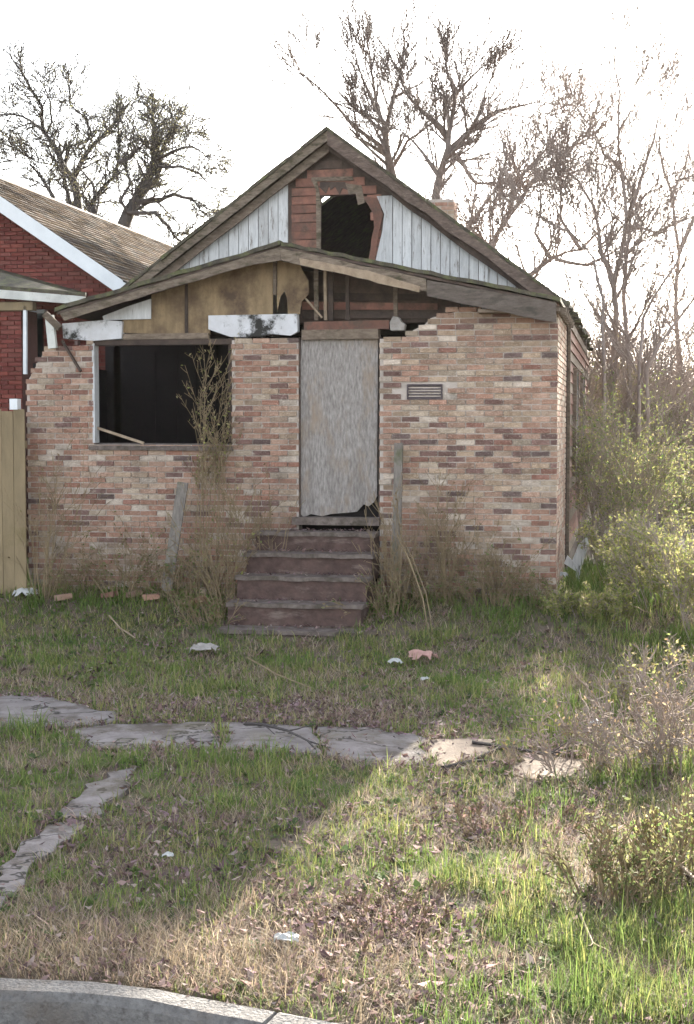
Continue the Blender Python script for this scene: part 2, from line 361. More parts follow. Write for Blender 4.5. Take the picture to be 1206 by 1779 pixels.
# sidewalk slabs (traced corners on the ground), and the narrow strip walk to the street
SLABS = []
sw = bpy.data.objects.new('sidewalk', None); COL.objects.link(sw); sw.location = G(370, 1275); tag(sw, kind='structure')
def ground_slab(name, px, lift, m, parent, tilt=0, amp=.16):
    q = []
    for i, (u, v) in enumerate(px):
        q.append(G(u, v))
    r = []
    for i, a in enumerate(q):
        b = q[(i + 1) % len(q)]; r.append(a); k = max(2, int((b - a).length / .1))
        dd = (b - a).normalized(); nn = Vector((-dd.y, dd.x, 0))
        for j in range(1, k):
            c = a.lerp(b, j / k); r.append(c + nn * ((float(vnoise(c.x, c.y, .16, 61)) - .5) * amp + rng.uniform(-.1, .1) * amp))
    arr = np.array([(p.x, p.y) for p in r]); cen = arr.mean(0); SLABS.append(cen + (arr - cen) * np.array([.985, .95]))
    A_ = np.array([(p.x, p.y, 1) for p in r]); pl_ = np.linalg.lstsq(A_, gz(A_[:, 0], A_[:, 1]), rcond=None)[0]
    mb = MB(); mid = sum((p.x for p in q)) / len(q)
    top = [Vector((p.x, p.y, pl_[0] * p.x + pl_[1] * p.y + pl_[2] + lift * .7 + .004 + (p.x - mid) * tilt * .5 + rng.uniform(-.003, .003))) for p in r]
    mb.prism([p - Vector((0, 0, .16)) for p in top], top)
    return mb.build(name, m, parent)
ground_slab('slab', [(-260, 1190), (-75, 1204), (-60, 1262), (-262, 1250)], .01, M_concrete, sw)
ground_slab('slab', [(-70, 1205), (75, 1214), (200, 1238), (192, 1258), (128, 1266), (-56, 1266)], .012, M_concrete, sw, .012)
ground_slab('slab', [(132, 1268), (196, 1259), (374, 1258), (386, 1284), (380, 1300), (165, 1302)], .006, M_concrete, sw, -.01)
ground_slab('slab', [(379, 1258), (440, 1256), (541, 1266), (560, 1312), (440, 1310), (386, 1302), (391, 1284)], .010, M_concrete, sw, .008)
ground_slab('slab', [(546, 1264), (640, 1266), (732, 1282), (744, 1330), (640, 1332), (566, 1315)], .006, M_concrete, sw, -.006)
ground_slab('slab', [(739, 1288), (866, 1288), (850, 1314), (790, 1336), (750, 1331)], .016, M_tanconc, sw, .02)
ground_slab('slab', [(885, 1306), (1030, 1318), (1040, 1350), (910, 1352)], -.005, M_tanconc, sw, -.02)
wk = bpy.data.objects.new('path', None); COL.objects.link(wk); wk.location = G(110, 1430); tag(wk, kind='structure')
ground_slab('slab', [(186, 1346), (238, 1336), (220, 1376), (158, 1424), (92, 1426)], .016, M_concrete, wk, 0, .12)
ground_slab('slab', [(89, 1429), (155, 1427), (78, 1494), (14, 1562), (-58, 1564)], .016, M_concrete, wk, 0, .12)
ground_slab('slab', [(-61, 1567), (11, 1565), (-70, 1650), (-150, 1654)], .016, M_concrete, wk, 0, .12)

def inpoly(x, y, poly):
    c = np.zeros(len(x), bool); j = len(poly) - 1
    for i in range(len(poly)):
        xi, yi = poly[i]; xj, yj = poly[j]
        m = ((yi > y) != (yj > y)) & (x < (xj - xi) * (y - yi) / (yj - yi + 1e-12) + xi); c ^= m; j = i
    return c
gx = axis(-9, 6, .12, -600, 600); gy = axis(-13, 5, .12, -200, 900)
XX, YY = np.meshgrid(gx, gy); ZZ = gz(XX, YY)
for sp_ in SLABS: ZZ = ZZ - .07 * inpoly(XX.ravel(), YY.ravel(), sp_).reshape(XX.shape)
nx, ny = len(gx), len(gy); ii = np.arange(nx * ny).reshape(ny, nx)
gf = np.stack([ii[:-1, :-1], ii[:-1, 1:], ii[1:, 1:], ii[1:, :-1]], -1).reshape(-1, 4)
o = new_obj('ground', np.stack([XX, YY, ZZ], -1).reshape(-1, 3), gf, M_ground, smooth=True, origin=(0, 0, 0)); tag(o, kind='structure')

# ================================================================= BRICK HELPERS
CH = .0672; BL = .205; JT = .013
BCOL = [(0.446, 0.274, 0.207), (0.475, 0.315, 0.243), (0.465, 0.347, 0.271), (0.513, 0.417, 0.329), (0.38, 0.204, 0.153), (0.323, 0.172, 0.135), (0.23, 0.145, 0.129), (0.17, 0.121, 0.113), (0.465, 0.306, 0.235), (0.418, 0.245, 0.184), (0.57, 0.482, 0.41), (0.266, 0.162, 0.14), (0.446, 0.334, 0.248)]
BWT = [7, 7, 7, 5, 4, 2.5, 2.4, 1.8, 7, 6, 3, 3, 5]
REDS = [(.20, .058, .048), (.23, .068, .054), (.175, .05, .043), (.20, .07, .058)]
def courses(z0, z1, spans_at, off=0):
    """yield (a, b, z) of each brick; spans_at(z) gives the open runs of wall at that height"""
    i = 0; z = z0
    while z + CH <= z1 + .01:
        zc = z + CH / 2
        for (s0, s1) in spans_at(zc):
            p = s0 - ((i % 2) * (BL + JT) / 2) + off
            while p < s1:
                a = max(p, s0); b = min(p + BL, s1)
                if b - a > .035: yield a, b, zc
                p += BL + JT
        z += CH; i += 1
def brick_shape(l, d=.09, h=CH - JT, j=.0025):
    r = lambda: rng.uniform(-j, j)
    return [(sx * l / 2 + r(), sy * d / 2 + r() * .6, sz * h / 2 + r()) for sz in (-1, 1) for sx, sy in ((-1, -1), (1, -1), (1, 1), (-1, 1))]
BF = [(0, 3, 2, 1), (4, 5, 6, 7), (0, 1, 5, 4), (1, 2, 6, 5), (2, 3, 7, 6), (3, 0, 4, 7)]

# ================================================================= THE ABANDONED HOUSE
house = thing('abandoned_house', 'derelict brick-fronted house with boarded door, burnt porch gable and white board attic gable', 'house', (-3.26, 6, 0))
xl = P(45, 700).x; xr = 0.0
wl, wr_ = P(162, 680).x, P(402, 680).x; zs = P(280, 771).z; zt = P(280, 588).z
dl, dr = P(519, 700).x, P(659, 700).x; zsill = P(590, 897).z
# ragged top of the brickwork: photo outline on the facade plane
TOPPX = [(45, 655), (62, 618), (78, 598), (160, 592), (400, 592), (402, 588), (515, 588), (660, 588), (672, 586), (700, 582), (718, 566), (738, 556), (748, 545), (800, 532), (968, 552)]
TX = [P(u, v).x for u, v in TOPPX]; TZ = [P(u, v).z for u, v in TOPPX]
ztop = lambda x: float(np.interp(x, TX, TZ))
def front_spans(z):
    raw = []
    if z < zs: raw = [(xl, dl if z > zsill - .25 else dl), (dr, xr)]
    else: raw = [(xl, wl), (wr_, dl), (dr, xr)]
    out = []
    for a, b in raw:                       # trim to the ragged top
        n = 40; run = None
        for i in range(n + 1):
            x = a + (b - a) * i / n; ok = z < ztop(x) + rng.uniform(-.02, .02)
            if ok and run is None: run = x
            if (not ok or i == n) and run is not None:
                e = x
                if e - run > .05: out.append((run, e))
                run = None
    return out
# vent opening in the right wall
v0, v1 = P(707, 694), P(769, 667)
mw = MB()
def zx(pts): return [Vector((x, .014, z)) for x, z in pts]
def wall_prism(pts, th=.19): q = zx(pts); mw.prism(q, [p + Vector((0, th, 0)) for p in q])
wall_prism([(xl + .01, -.3), (wl - .006, -.3), (wl - .006, ztop(wl - .02) - .05), (P(80, 600).x, P(80, 604).z), (xl + .01, P(45, 665).z)])
wall_prism([(wl - .006, -.3), (wr_ + .006, -.3), (wr_ + .006, zs - .012), (wl - .006, zs - .012)])
wall_prism([(wr_ + .006, -.3), (dl - .006, -.3), (dl - .006, zt - .03), (wr_ + .006, zt - .03)])
rp_ = [(dr + .006, -.3), (-.012, -.3), (-.012, P(968, 552).z - .03)]
for u, v in reversed(TOPPX[9:-1]): p = P(u, v); rp_.append((p.x, p.z - .05))
rp_.append((dr + .006, zt - .03)); wall_prism(rp_)
front_wall = mw.build('front_wall', M_mortar, house)
mb = MB(); mb.box(-.20, -.012, .215, 2.6, -.3, P(968, 552).z - .02); side_m = mb.build('porch_side_wall', M_mortar, house)
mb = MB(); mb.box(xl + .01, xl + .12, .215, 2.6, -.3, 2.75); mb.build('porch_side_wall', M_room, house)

variants = []
for i in range(26):
    c = rng.choices(BCOL, BWT)[0]; k_ = rng.uniform(.85, 1.12); c = tuple(x * k_ for x in c)
    me = bpy.data.meshes.new('brick'); me.from_pydata(brick_shape(BL), [], BF); me.update()
    ca = me.color_attributes.new('Col', 'FLOAT_COLOR', 'POINT'); ca.data.foreach_set('color', np.tile(np.array([*c, 1], np.float32), 8))
    me.materials.append(M_brick); variants.append((me, c))
bricks = []
for a, b, z in courses(-.27, 3.6, front_spans, .05):
    if b > v0.x - .01 and a < v1.x + .01 and v0.z - .02 < z < v1.z + .02: continue
    bricks.append((a, b, z))
wt = lambda q: (-(abs((q[0] + q[1]) / 2 + 1.0) + .9 * abs(q[2] - 2.1)) if q[2] > .3 else -99) - (0 if q[1] - q[0] > .19 else 3)
order = sorted(range(len(bricks)), key=lambda i: -wt(bricks[i]))
single = set(order[:300]); rest = MB()
for i, (a, b, z) in enumerate(bricks):
    y = .045 + rng.uniform(-.010, .010)
    if i in single:
        me, c = variants[rng.randrange(26)]
        ob = bpy.data.objects.new('brick', me); COL.objects.link(ob); ob.location = ((a + b) / 2, y, z)
        ob.scale = ((b - a) / BL, 1, 1); ob.rotation_euler = (0, rng.uniform(-.008, .008), rng.uniform(-.01, .01)); ob.parent = front_wall
    else:
        n = len(rest.v); c = rng.choices(BCOL, BWT)[0]; k = rng.uniform(.8, 1.12)
        for p in brick_shape(b - a): rest.v.append((p[0] + (a + b) / 2, p[1] + y, p[2] + z))
        rest.f += [tuple(n + q for q in f) for f in BF]; rest.c += [tuple(x * k for x in c)] * 8
o = rest.build('brick_rows', M_brick, front_wall); tag(o, kind='stuff')
rest = MB()                                             # bricks of the porch's right side
for a, b, z in courses(-.27, 3.42, lambda z: [(.0, 2.58)], 0):
    n = len(rest.v); c = rng.choices(BCOL[:5] + [BCOL[10]], [5, 5, 5, 5, 1, 4])[0]; k = rng.uniform(.85, 1.15)
    if a < .05: a = .095
    for p in brick_shape(b - a): rest.v.append((p[1] - .045 + rng.uniform(-.003, .003), p[0] + (a + b) / 2, p[2] + z))
    rest.f += [tuple(n + q for q in f) for f in BF]; rest.c += [tuple(x * k for x in c)] * 8
o = rest.build('brick_rows', M_brick, side_m); tag(o, kind='stuff')

# vent
vt = MB(); vt.box(v0.x, v1.x, .03, .1, v0.z, v1.z); vent = vt.build('vent', M_vent, house)
for k in range(5):
    z = v0.z + .015 + k * (v1.z - v0.z - .03) / 4.5
    mb = MB(); mb.prism([(v0.x + .012, .004, z), (v0.x + .012, .032, z + .02), (v0.x + .012, .032, z + .028), (v0.x + .012, .002, z + .008)],
                        [(v1.x - .012, .004, z), (v1.x - .012, .032, z + .02), (v1.x - .012, .032, z + .028), (v1.x - .012, .002, z + .008)]); mb.build('louvre', M_vent, vent)
mb = MB(); t = .018
mb.box(v0.x, v0.x + t, -.006, .03, v0.z, v1.z); mb.box(v1.x - t, v1.x, -.006, .03, v0.z, v1.z); mb.box(v0.x + t, v1.x - t, -.005, .03, v0.z, v0.z + t); mb.box(v0.x + t, v1.x - t, -.005, .03, v1.z - t, v1.z)
mb.build('frame', M_vent, vent)

# window trim and sill
mb = MB(); mb.box(wl - .012, wl + .016, .0, .16, zs + .01, zt - .05); wtrim = mb.build('window_jamb', M_white, house); tag(wtrim, 'narrow white jamb left in the empty window')
mb = MB(); mb.box(wr_ - .05, wr_ - .003, .05, .18, zs + .02, zt); mb.build('window_jamb', M_darkwood, house)
mb = MB(); mb.prism([(wl - .05, -.03, zs - .025), (wr_ + .02, -.03, zs - .035), (wr_ + .02, -.03, zs - .085), (wl - .05, -.03, zs - .075)],
                    [(wl - .05, .2, zs + .01), (wr_ + .02, .2, zs), (wr_ + .02, .2, zs - .085), (wl - .05, .2, zs - .075)]); mb.build('window_sill', M_tread, house)
mb = MB(); mb.beam(P(165, 742, .1), P(250, 770, .05), .03, .03); mb.build('broken_slat', M_palewood, house)
mb = MB(); mb.box(wl - .1, wr_ + .05, .03, .2, zt - .075, zt - .01); mb.build('window_header', M_darkwood, house)

# porch room behind the window
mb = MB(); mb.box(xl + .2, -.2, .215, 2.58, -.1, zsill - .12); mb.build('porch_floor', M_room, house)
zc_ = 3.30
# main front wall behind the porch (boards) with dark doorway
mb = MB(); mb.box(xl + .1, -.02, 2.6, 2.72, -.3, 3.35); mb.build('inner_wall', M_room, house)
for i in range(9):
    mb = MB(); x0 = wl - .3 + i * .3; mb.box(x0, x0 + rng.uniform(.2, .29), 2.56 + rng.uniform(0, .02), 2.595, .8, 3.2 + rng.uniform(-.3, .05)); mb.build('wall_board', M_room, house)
for i in range(16):                                    # rubble and fallen lath on the porch floor
    a = Vector((rng.uniform(wl, wr_), rng.uniform(.5, 2.2), zsill - .1 + rng.uniform(0, .5))); mb = MB()
    mb.beam(a, a + Vector((rng.uniform(-.5, .5), rng.uniform(-.3, .3), rng.uniform(-.25, .35))), .06, .03); mb.build('fallen_lath', M_darkwood, house)

# door: weathered sheet with broken foot
door = slab_px('door_panel', [(523, 590), (657, 588), (656, 700), (655, 862), (650, 872), (640, 880), (632, 876), (620, 889), (600, 891), (575, 893), (560, 897), (540, 893), (528, 899), (519, 890), (521, 740)], .06, .03, M_osb, house)
tag(door, 'grey weathered sheet boarding up the doorway, split at its foot')
mb = MB(); mb.box(dl - .003, dl + .012, .03, .2, zsill, zt); mb.build('door_jamb', M_darkwood, house)
mb = MB(); mb.box(dr - .012, dr + .003, .03, .2, zsill, zt); mb.build('door_jamb', M_darkwood, house)
mb = MB(); mb.box(dl, dr, .12, .2, zsill - .1, zt); mb.build('door_backing', M_room, house)
slab_px('door_header', [(524, 573), (657, 571), (657, 588), (524, 590)], -.01, .2, M_wood, house)
slab_px('door_header', [(528, 559), (676, 556), (676, 571), (528, 573)], .02, .2, M_redboard, house)
mb = MB(); mb.box(dl - .06, dr + .02, -.12, .2, zsill - .10, zsill - .01); mb.build('door_sill', M_tread, house)

# burnt porch gable: stained plywood sheets, studs, sooty header remains
slab_px('plywood_sheet', [(213, 578), (213, 556), (262, 553), (263, 512), (321, 494), (321, 581)], .05, .015, M_ply, house)
slab_px('plywood_sheet', [(326, 581), (326, 492), (440, 458), (474, 452), (474, 547), (365, 548), (365, 581)], .055, .015, M_ply, house)
slab_px('plywood_sheet', [(482, 452), (520, 458), (528, 474), (536, 488), (537, 510), (524, 524), (521, 546), (500, 546), (499, 520), (494, 506), (487, 516), (482, 540)], .05, .015, M_ply, house, ragged=.012)
slab_px('seam_batten', [(321, 496), (326, 494), (326, 585), (321, 585)], .035, .04, M_darkwood, house)
slab_px('seam_batten', [(474, 446), (480, 446), (480, 512), (475, 512)], .03, .03, M_wood, house)
p = slab_px('sooty_header', [(362, 548), (516, 545), (517, 576), (505, 583), (470, 580), (455, 585), (440, 584), (430, 586), (400, 585), (362, 572)], -.005, .12, M_soot, house); tag(p, 'sooty white remains of the porch header')
p = slab_px('sooty_header', [(108, 562), (180, 556), (212, 558), (211, 588), (162, 592), (110, 588)], -.005, .12, M_soot, house)
slab_px('white_panel', [(180, 556), (178, 549), (222, 532), (262, 519), (262, 554)], .02, .02, M_white, house)
slab_px('lower_rail', [(213, 580), (362, 578), (362, 588), (213, 590)], .02, .08, M_wood, house)
slab_px('recess_board', [(520, 470), (700, 482), (800, 520), (800, 560), (520, 560)], .45, .03, M_darkwood, house)
for k, (a, b) in enumerate(((508, 522), (524, 538), (540, 553))):
    slab_px('recess_plank', [(525, a), (760, a + 3), (760, b), (525, b)], .42 - .01 * k, .02, M_redboard if k == 1 else M_darkwood, house)
for u0_, u1_, vv, mm in ((545, 552, 466, M_wood), (562, 567, 470, M_palewood), (570, 578, 470, M_darkwood), (600, 606, 476, M_darkwood), (683, 690, 490, M_wood)):
    slab_px('stud', [(u0_, vv), (u1_, vv), (u1_ + 1, 556), (u0_ + 1, 556)], .18, .05, mm, house)
mb = MB(); mb.beam(P(528, 515, .1), P(560, 552, .12), .03, .02); mb.build('hanging_lath', M_palewood, house)
p = slab_px('stone_block', [(677, 560), (683, 549), (693, 551), (697, 558), (704, 563), (702, 574), (678, 574)], .0, .14, M_stone, house); bevel(p, .006, 1)
mb = MB(); mb.box(xl + .1, -.02, 1.3, 1.35, 3.12, 3.18); mb.build('ceiling_joist', M_darkwood, house)

# porch roof ------------------------------------------------------
YP = -.28
pk = P(487, 426, YP); pL = P(98, 541, YP); pR = P(966, 524, YP)
def slope(name, a, b, y1, th, m, parent, jag=.0, nseg=14):
    """thin slab between edge point a and edge point b (both at the front), running back to y1"""
    mb = MB(); fr = []; bk = []
    for i in range(nseg + 1):
        p = a.lerp(b, i / nseg); p = p + Vector((0, rng.uniform(-jag, jag), rng.uniform(-jag, jag) * .35)); fr.append(p); bk.append(Vector((p.x, y1, p.z)))
    t = Vector((0, 0, th))
    for i in range(nseg):
        mb.prism([fr[i], fr[i + 1], fr[i + 1] + t, fr[i] + t], [bk[i], bk[i + 1], bk[i + 1] + t, bk[i] + t])
    o = mb.build(name, m, parent); return o
proof = MB()
for a, b in ((pL, pk), (pk, pR)):
    q = [a, b, b + Vector((0, 0, .03)), a + Vector((0, 0, .03))]
    q = [p - Vector((0, 0, .03)) for p in q]; proof.prism([Vector((p.x, YP + .03, p.z)) for p in q], [Vector((p.x, 2.55, p.z)) for p in q])
proof = proof.build('porch_roof', M_darkwood, house)
slope('shingle_layer', pL + Vector((-.03, 0, .002)), pk + Vector((0, 0, .004)), 2.55, .05, M_moss, proof, .03, 18)
slope('shingle_layer', pk + Vector((0, 0, .004)), pR + Vector((.05, 0, .002)), 2.55, .045, M_moss, proof, .03, 22)
# barge boards
slab_px('barge_board', [(104, 545), (486, 430), (488, 452), (440, 459), (320, 493), (112, 557)], YP, .03, M_rake, proof, ragged=.008)
slab_px('barge_board', [(486, 430), (610, 457), (740, 484), (742, 506), (700, 497), (620, 479), (530, 463), (489, 452)], YP + .003, .03, M_rake, proof, ragged=.01)
slab_px('barge_board', [(520, 448), (640, 470), (730, 497), (728, 508), (620, 482), (522, 460)], YP - .018, .02, M_palewood, proof, ragged=.01)
slab_px('barge_board', [(742, 486), (966, 526), (967, 560), (940, 556), (742, 514)], YP + .002, .035, M_fascia, proof, ragged=.005)
mb = MB(); mb.box(-.9, .03, YP + .04, 2.5, 3.27, 3.31); mb.build('eave_soffit', M_wood, proof)
for k in range(7):
    y = -.1 + k * .4; mb = MB(); mb.beam((-.2, y, 3.34), (.10, y, 3.28), .04, .08); mb.build('rafter_tail', M_wood, proof)
# hanging debris at the broken left corner
mb = MB(); mb.beam(P(86, 548, -.1), P(92, 605, -.1), .10, .06); mb.build('hanging_gutter', M_gutter, house)
mb = MB(); mb.beam(P(78, 545, -.12), P(104, 570, -.1), .07, .08); mb.build('broken_eave', M_wood, house)
mb = MB(); mb.beam(P(108, 592, -.03), P(140, 645, -.03), .05, .025); mb.build('broken_eave', M_darkwood, house)

# main roof -------------------------------------------------------
YM = 2.35; YB = 13.2
mk = P(568, 226, YM)
mR = P(988, 532, YM); sl_r = (mk.z - mR.z) / (mR.x - mk.x)
mLp = P(232, 490, YM); sl_l = (mk.z - mLp.z) / (mk.x - mLp.x)
mL = Vector((mk.x - (mR.x - mk.x) - .0, YM, mk.z - sl_l * (mR.x - mk.x)))
main_roof = MB()
hits = []                                             # burnt-through holes in the left slope
nL = Vector((-sl_l, 0, 1)); 
for (u, v) in ((562, 329), (581, 335), (589, 333)):
    d = ray(u, v); t = (nL.dot(mk) - nL.dot(CAM)) / nL.dot(d) * 1.0; hits.append(CAM + d * t)
hx = [h.x for h in hits]; hy = [h.y for h in hits]
def deck(a, b, holes, mbk, th=.05, dz=0.0):
    n = 18
    for i in range(n):
        p, q = a.lerp(b, i / n), a.lerp(b, (i + 1) / n); lo, hi = min(p.x, q.x), max(p.x, q.x)
        cuts = sorted((h.y - .30 * s, h.y + .30 * s) for h, s in zip(holes, (1, .6, .5)) if lo - .05 < h.x < hi + .05)
        y = a.y + rng.uniform(-.03, .02)
        for c0, c1 in cuts + [(YB, YB)]:
            if c0 - y > .01:
                mbk.prism([Vector((p.x, y, p.z + dz)), Vector((q.x, y, q.z + dz)), Vector((q.x, y, q.z + dz + th)), Vector((p.x, y, p.z + dz + th))],
                          [Vector((p.x, c0, p.z + dz)), Vector((q.x, c0, q.z + dz)), Vector((q.x, c0, q.z + dz + th)), Vector((p.x, c0, p.z + dz + th))])
            y = max(y, c1)
deck(mL, mk, hits, main_roof); deck(mk, mR, [], main_roof)
main_roof = main_roof.build('roof', M_moss, house)
# rake boards of the main gable: outer board and lower trim
def rake(a, b, dz0, dz1, y, th, m, jag=.008, name='rake_board'):
    mb = MB(); n = 12; fr = []
    top = [a.lerp(b, i / n) + Vector((0, 0, dz1 + rng.uniform(-jag, jag) * .5)) for i in range(n + 1)]
    bot = [a.lerp(b, i / n) + Vector((0, 0, dz0 + rng.uniform(-jag, jag))) for i in range(n + 1)]
    q = top + bot[::-1]; q = [Vector((p.x, y, p.z)) for p in q]
    mb.prism(q, [p + Vector((0, th, 0)) for p in q]); return mb.build(name, m, main_roof)
rake(mL, mk, -.13, -.004, YM + .01, .03, M_rake)
rake(mL, mk, -.26, -.125, YM + .12, .04, M_wood)
rake(mk, mR, -.16, -.004, YM + .01, .03, M_rakedark, .03)
rake(mk, mR, -.24, -.14, YM + .12, .04, M_darkwood, .02)
for k in range(14):                                    # rafter tails under the right eave
    y = 2.7 + k * .75; mb = MB(); mb.beam((mR.x - .35, y, mR.z + .35 * sl_r - .07), (mR.x - .02, y, mR.z - .06), .05, .1); mb.build('rafter_tail', M_wood, main_roof)
for k in range(26):                                    # crumbling shingle bits along the right eave
    y = 2.4 + k * .41; mb = MB(); x = mR.x + rng.uniform(-.04, .06); z = mR.z + .02 - (x - mR.x) * sl_r
    mb.box(x - .12, x + .03, y, y + rng.uniform(.15, .36), z - .03, z + .03, jit=.03); mb.build('loose_shingle', M_moss, main_roof)
# gable wall at y=2.6
YG = 2.6
gable = MB()
ap = P(570, 244, YG)
lw = lambda x: mk.z - .12 - sl_l * (mk.x - x) if x < mk.x else mk.z - .12 - sl_r * (x - mk.x)
o0, o1 = P(556, 350, YG).x, P(652, 350, YG).x; oz0, oz1 = P(600, 470, YG).z, P(600, 338, YG).z
def gpoly(pts): q = [Vector((x, YG + .02, z)) for x, z in pts]; gable.prism(q, [p + Vector((0, .1, 0)) for p in q])
xL = mk.x - 3.0; xR_ = mk.x + 3.0
gpoly([(xL, 3.36), (o0, 3.36), (o0, lw(o0)), (xL, max(3.37, lw(xL)))])
gpoly([(o1, 3.36), (xR_, 3.36), (xR_, max(3.37, lw(xR_))), (o1, lw(o1))])
gpoly([(o0, oz1), (o1, oz1), (o1, lw(o1)), (mk.x, lw(mk.x)), (o0, lw(o0))])
gpoly([(o0, 3.36), (o1, 3.36), (o1, oz0 - .3), (o0, oz0 - .3)])
gable = gable.build('gable_wall', M_darkwood, house)
# white vertical boards, each one a board, cut to the rake
def gboards(u0, u1, n, edge):
    for i in range(n):
        a = P(u0 + (u1 - u0) * i / n, 430, YG).x + .004; b = P(u0 + (u1 - u0) * (i + 1) / n, 430, YG).x - .005
        za, zb = lw(a) - .10, lw(b) - .10; b0 = 3.45 + rng.uniform(-.02, .02)
        if min(za, zb) < b0 + .03: 
            if max(za, zb) < b0 + .05: continue
        y = YG - .012 + rng.uniform(-.006, .006); tw = rng.uniform(-.006, .006)
        if edge and i == 0:                           # the torn edge beside the attic opening
            q = [P(668, 385, YG), P(650, 456, YG), Vector((b, y, b0 + .3))]
            pts = [(P(649, 458, YG).x, P(649, 470, YG).z), (b, b0 + .2), (b, zb), (P(655, 341, YG).x, P(655, 341, YG).z), (P(668, 372, YG).x, P(668, 372, YG).z), (P(665, 400, YG).x, P(665, 400, YG).z)]
        else: pts = [(a, b0), (b, b0), (b, max(zb, b0 + .01)), (a, max(za, b0 + .01))]
        q = [Vector((x, y + (tw if x > (a + b) / 2 else 0), z)) for x, z in pts]
        mb = MB(); mb.prism(q, [p + Vector((0, .02, 0)) for p in q]); mb.build('gable_board', M_white, gable)
gboards(312, 501, 11, False)
gboards(666, 915, 15, True)
# old red-brown boards round the attic opening
rows = 12; zb0, zb1 = P(580, 445, YG).z, P(580, 262, YG).z
for i in range(rows):
    a, b = zb0 + (zb1 - zb0) * i / rows, zb0 + (zb1 - zb0) * (i + 1) / rows - .012
    xa = P(507, 400, YG).x; vmid = (a + b) / 2
    xa = max(xa, mk.x - (mk.z - .3 - vmid) / sl_l); xb = min(P(662, 380, YG).x, mk.x + (mk.z - .3 - vmid) / sl_r)
    runs = [(xa, xb)] if a > oz1 else [(xa, o0 - .03 + rng.uniform(-.02, .02)), (o1 - rng.uniform(.0, .10) - (.08 if i > 5 else 0) + .02, xb)]
    for s0, s1 in runs:
        if s1 - s0 < .04: continue
        y = YG - .008 + rng.uniform(-.006, .006); mb = MB(); mb.box(s0, s1, y, y + .02, a, b, jit=.006); mb.build('siding_board', M_darkwood if i > 9 else M_redboard, gable)
slab_px('attic_window_frame', [(541, 312), (550, 312), (557, 345), (557, 452), (550, 452), (549, 330)], YG - .03, .05, M_rake, gable)
slab_px('attic_window_frame', [(541, 308), (612, 306), (614, 313), (541, 315)], YG - .035, .05, M_rake, gable)
slab_px('torn_board', [(600, 318), (628, 322), (634, 352), (622, 356), (618, 336), (606, 338)], YG - .03, .02, M_wood, gable, ragged=.008)
slab_px('torn_board', [(556, 316), (600, 316), (604, 330), (595, 326), (590, 338), (582, 324), (574, 330), (572, 322), (566, 336), (556, 326)], YG - .02, .02, M_darkwood, gable)
slab_px('torn_board', [(628, 340), (654, 344), (666, 372), (660, 395), (652, 452), (640, 452), (650, 395), (648, 370)], YG - .026, .02, M_redboard, gable, ragged=.01)
slab_px('apex_board', [(548, 246), (584, 246), (604, 266), (530, 266)], YG - .05, .02, M_darkwood, gable)
# attic floor, far gable, side walls
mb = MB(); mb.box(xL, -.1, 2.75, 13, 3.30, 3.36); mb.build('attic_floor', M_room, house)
mb = MB(); q = [Vector((xL, 13, -.2)), Vector((.0, 13, -.2)), Vector((.0, 13, 3.4)), Vector((mk.x, 13, mk.z - .1)), Vector((xL, 13, 3.4))]; mb.prism(q, [p + Vector((0, .1, 0)) for p in q]); mb.build('rear_wall', M_wood, house)
sw_ = MB(); sw_.box(-.12, .012, 2.62, 13, -.1, 3.45); sw_ = sw_.build('side_wall', M_darkwood, house)
z = .25; i = 0
while z < 3.4:
    mb = MB(); q = [Vector((.014, 2.72, z)), Vector((.040, 2.72, z - .005)), Vector((.018, 2.72, z + .15)), Vector((.014, 2.72, z + .15))]
    mb.prism(q, [Vector((p.x, 13, p.z + rng.uniform(-.01, .01))) for p in q]); mb.build('siding_board', M_redboard if i % 3 else M_wood, sw_); z += .145; i += 1
mb = MB(); mb.box(.014, .05, 2.62, 2.72, .1, 3.42); mb.build('corner_board', M_wood, sw_)
for y in (4.2, 7.4):
    mb = MB(); mb.box(.03, .075, y, y + .9, 1.3, 2.75); wd = mb.build('side_window', M_room, sw_)
    for ya_ in (y - .1, y + .9): mb = MB(); mb.box(.03, .085, ya_, ya_ + .1, 1.25, 2.8); mb.build('frame', M_wood, wd)
mb = MB(); mb.box(-.12, .02, 2.62, 13, -.3, -.1); mb.build('foundation', M_concrete, sw_)
mb = MB(); mb.box(xL - .1, xL, 2.6, 13, -.3, 3.45); mb.build('side_wall', M_darkwood, house)
# chimney
yc = 7.0; c0, c1 = P(744, 360, yc), P(789, 344, yc)
mb = MB(); mb.box(c0.x + .01, c1.x - .01, yc + .01, yc + .49, 3.4, c1.z - .01); chim = mb.build('chimney', M_mortar, house)
rest = MB()
for face in range(4):
    wdt = c1.x - c0.x
    for a, b, z in courses(4.0, c1.z, (lambda z: [(0, wdt)]) if face % 2 == 0 else (lambda z: [(0.05, .45)])):
        n = len(rest.v); c = rng.choices(BCOL, BWT)[0]
        for p in brick_shape(b - a, .06):
            s_ = p[0] + (a + b) / 2
            q = {0: (c0.x + s_, yc + p[1] + .025, p[2] + z), 2: (c0.x + s_, yc + .5 - .025 + p[1], p[2] + z), 1: (c1.x - .025 + p[1], yc + s_, p[2] + z), 3: (c0.x + .025 + p[1], yc + s_, p[2] + z)}[face]
            rest.v.append(q)
        rest.f += [tuple(n + q for q in f) for f in BF]; rest.c += [c] * 8
tag(rest.build('brick_rows', M_brick, chim), kind='stuff')

